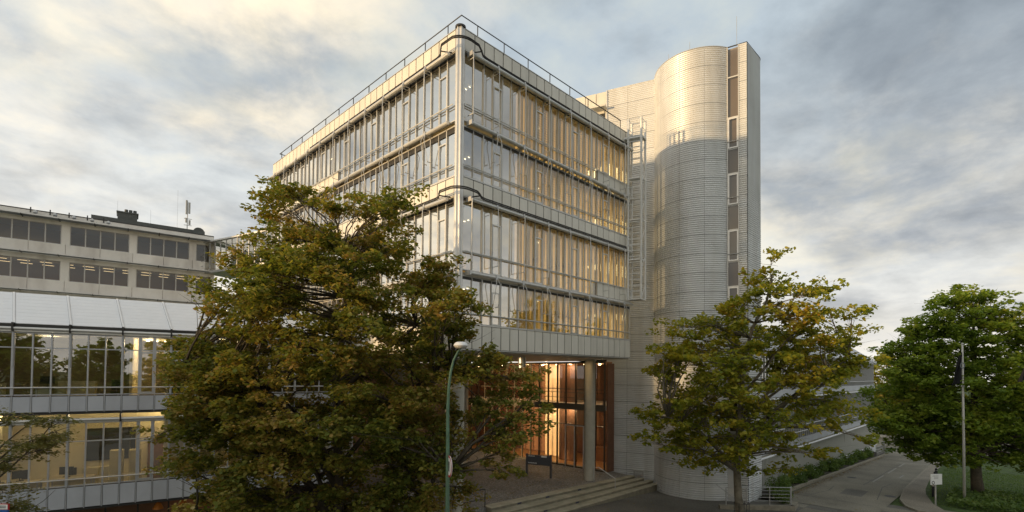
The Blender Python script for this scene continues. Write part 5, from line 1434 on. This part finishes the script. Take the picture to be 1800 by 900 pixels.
# white notice sign
sx_, sy_, sz_ = gp(1643, 32.0)
sg = thing('notice_sign', (sx_, sy_, sz_), 'white notice sign with round emblem on a grey post by the pavement', 'sign')
ang = math.atan2(RV.y, RV.x) + R(10); FG = Matrix.Translation((sx_, sy_, sz_)) @ Matrix.Rotation(ang, 4, 'Z')
MB().tube([(0, .05, -.1), (0, .05, 1.9)], .045, 8).build('post', M_GALV, sg, FG)
MB().cbox(-.42, .42, -.03, .03, 1.40, 2.06, .01).build('board', M_SIGNW, sg, FG)
t_ = MB()
for k in range(10): t_.box(-.3 + k * .045, -.3 + k * .045 + .03, -.034, -.03, 1.93, 1.965)
for z in (1.86, 1.81, 1.76): t_.box(-.2, .12, -.034, -.03, z, z + .018)
t_.build('lettering', mat('print_grey', (.25, .25, .25), .6), sg, FG)
em = MB()
for k in range(20):
    a0_, a1_ = 2 * math.pi * k / 20, 2 * math.pi * (k + 1) / 20
    em.quad((-.26 + .07 * math.cos(a0_), -.035, 1.53 + .07 * math.sin(a0_)), (-.26 + .11 * math.cos(a0_), -.035, 1.53 + .11 * math.sin(a0_)), (-.26 + .11 * math.cos(a1_), -.035, 1.53 + .11 * math.sin(a1_)), (-.26 + .07 * math.cos(a1_), -.035, 1.53 + .07 * math.sin(a1_)))
em.build('emblem', M_BLACK, sg, FG)
for i, (x, y) in enumerate(((30.9, -13.35), (38.2, -12.85), (41.0, -12.7))):
    t = thing('bollard', (x, y, gz(x, y)), ('black bollard beside the white notice sign post', 'black bollard under the broad tree at the lawn edge', 'black bollard farthest along the pavement from the notice sign')[i], 'bollard', 'bollards along the pavement')
    MB().lathe([(.09, 0), (.09, .9), (.08, .95), (.03, 1.0)], 14).build('shaft', M_BLACK, t, T(x, y, gz(x, y) + .08))
    MB().lathe([(.093, .78), (.093, .84)], 14).build('band', M_GALV, t, T(x, y, gz(x, y) + .08))
# far wall and railing across the cross road
fw_ = thing('far_wall', (90, -8, -3.3), 'low pale wall with railing across the far end of the road', 'wall')
for k in range(10):
    y0 = -40 + k * 6.5; MB().box(92, 92.3, y0 + .02, y0 + 6.48, gz(92, 0) - .3, gz(92, 0) + .45).build('wall_section', M_CONC, fw_)
MB().tube([(92.15, -40, gz(92, 0) + 1.1), (92.15, 25, gz(92, 0) + 1.1)], .04, 6).build('rail', M_GALV, fw_)
for k in range(22): MB().tube([(92.15, -40 + 3 * k, gz(92, 0) + .4), (92.15, -40 + 3 * k, gz(92, 0) + 1.1)], .03, 5).build('post', M_GALV, fw_)
for k in range(5):
    shrub('far_shrub', (96, -20 + k * 6.5, gz(96, 0) - .1), 1.8, 3.2, 2.4, 700, .35, 'dark shrub behind the far low wall across the road', None, 'shrubs behind the far wall', 140 + k)
# street sign at the lower left
qx, qy, qz = lat(4, 893, 11.5)
ss = thing('parking_sign', gp(4, 11.5), 'white panel with red edge above a blue panel on a post below the glass wing', 'sign')
FP = Matrix.Translation((qx, qy, qz)) @ Matrix.Rotation(math.atan2(RV.y, RV.x), 4, 'Z')
MB().tube([(0, .04, gz(qx, qy) - qz), (0, .04, .12)], .035, 8).build('post', M_GALV, ss, FP)
MB().cbox(-.25, .15, -.02, .02, -.035, .095, .004).build('red_plate', M_RED, ss, FP)
MB().box(-.24, .14, -.024, -.02, -.025, .085).build('white_plate', M_SIGNW, ss, FP)
MB().cbox(-.25, .13, -.02, .02, -.32, -.045, .004).build('blue_plate', M_BLUE, ss, FP)
t_ = MB()
for r_ in range(2):
    for k in range(8): t_.box(-.1 + k * .026, -.1 + k * .026 + .016, -.027, -.024, .04 - r_ * .035, .06 - r_ * .035)
t_.build('lettering', M_BLACK, ss, FP)
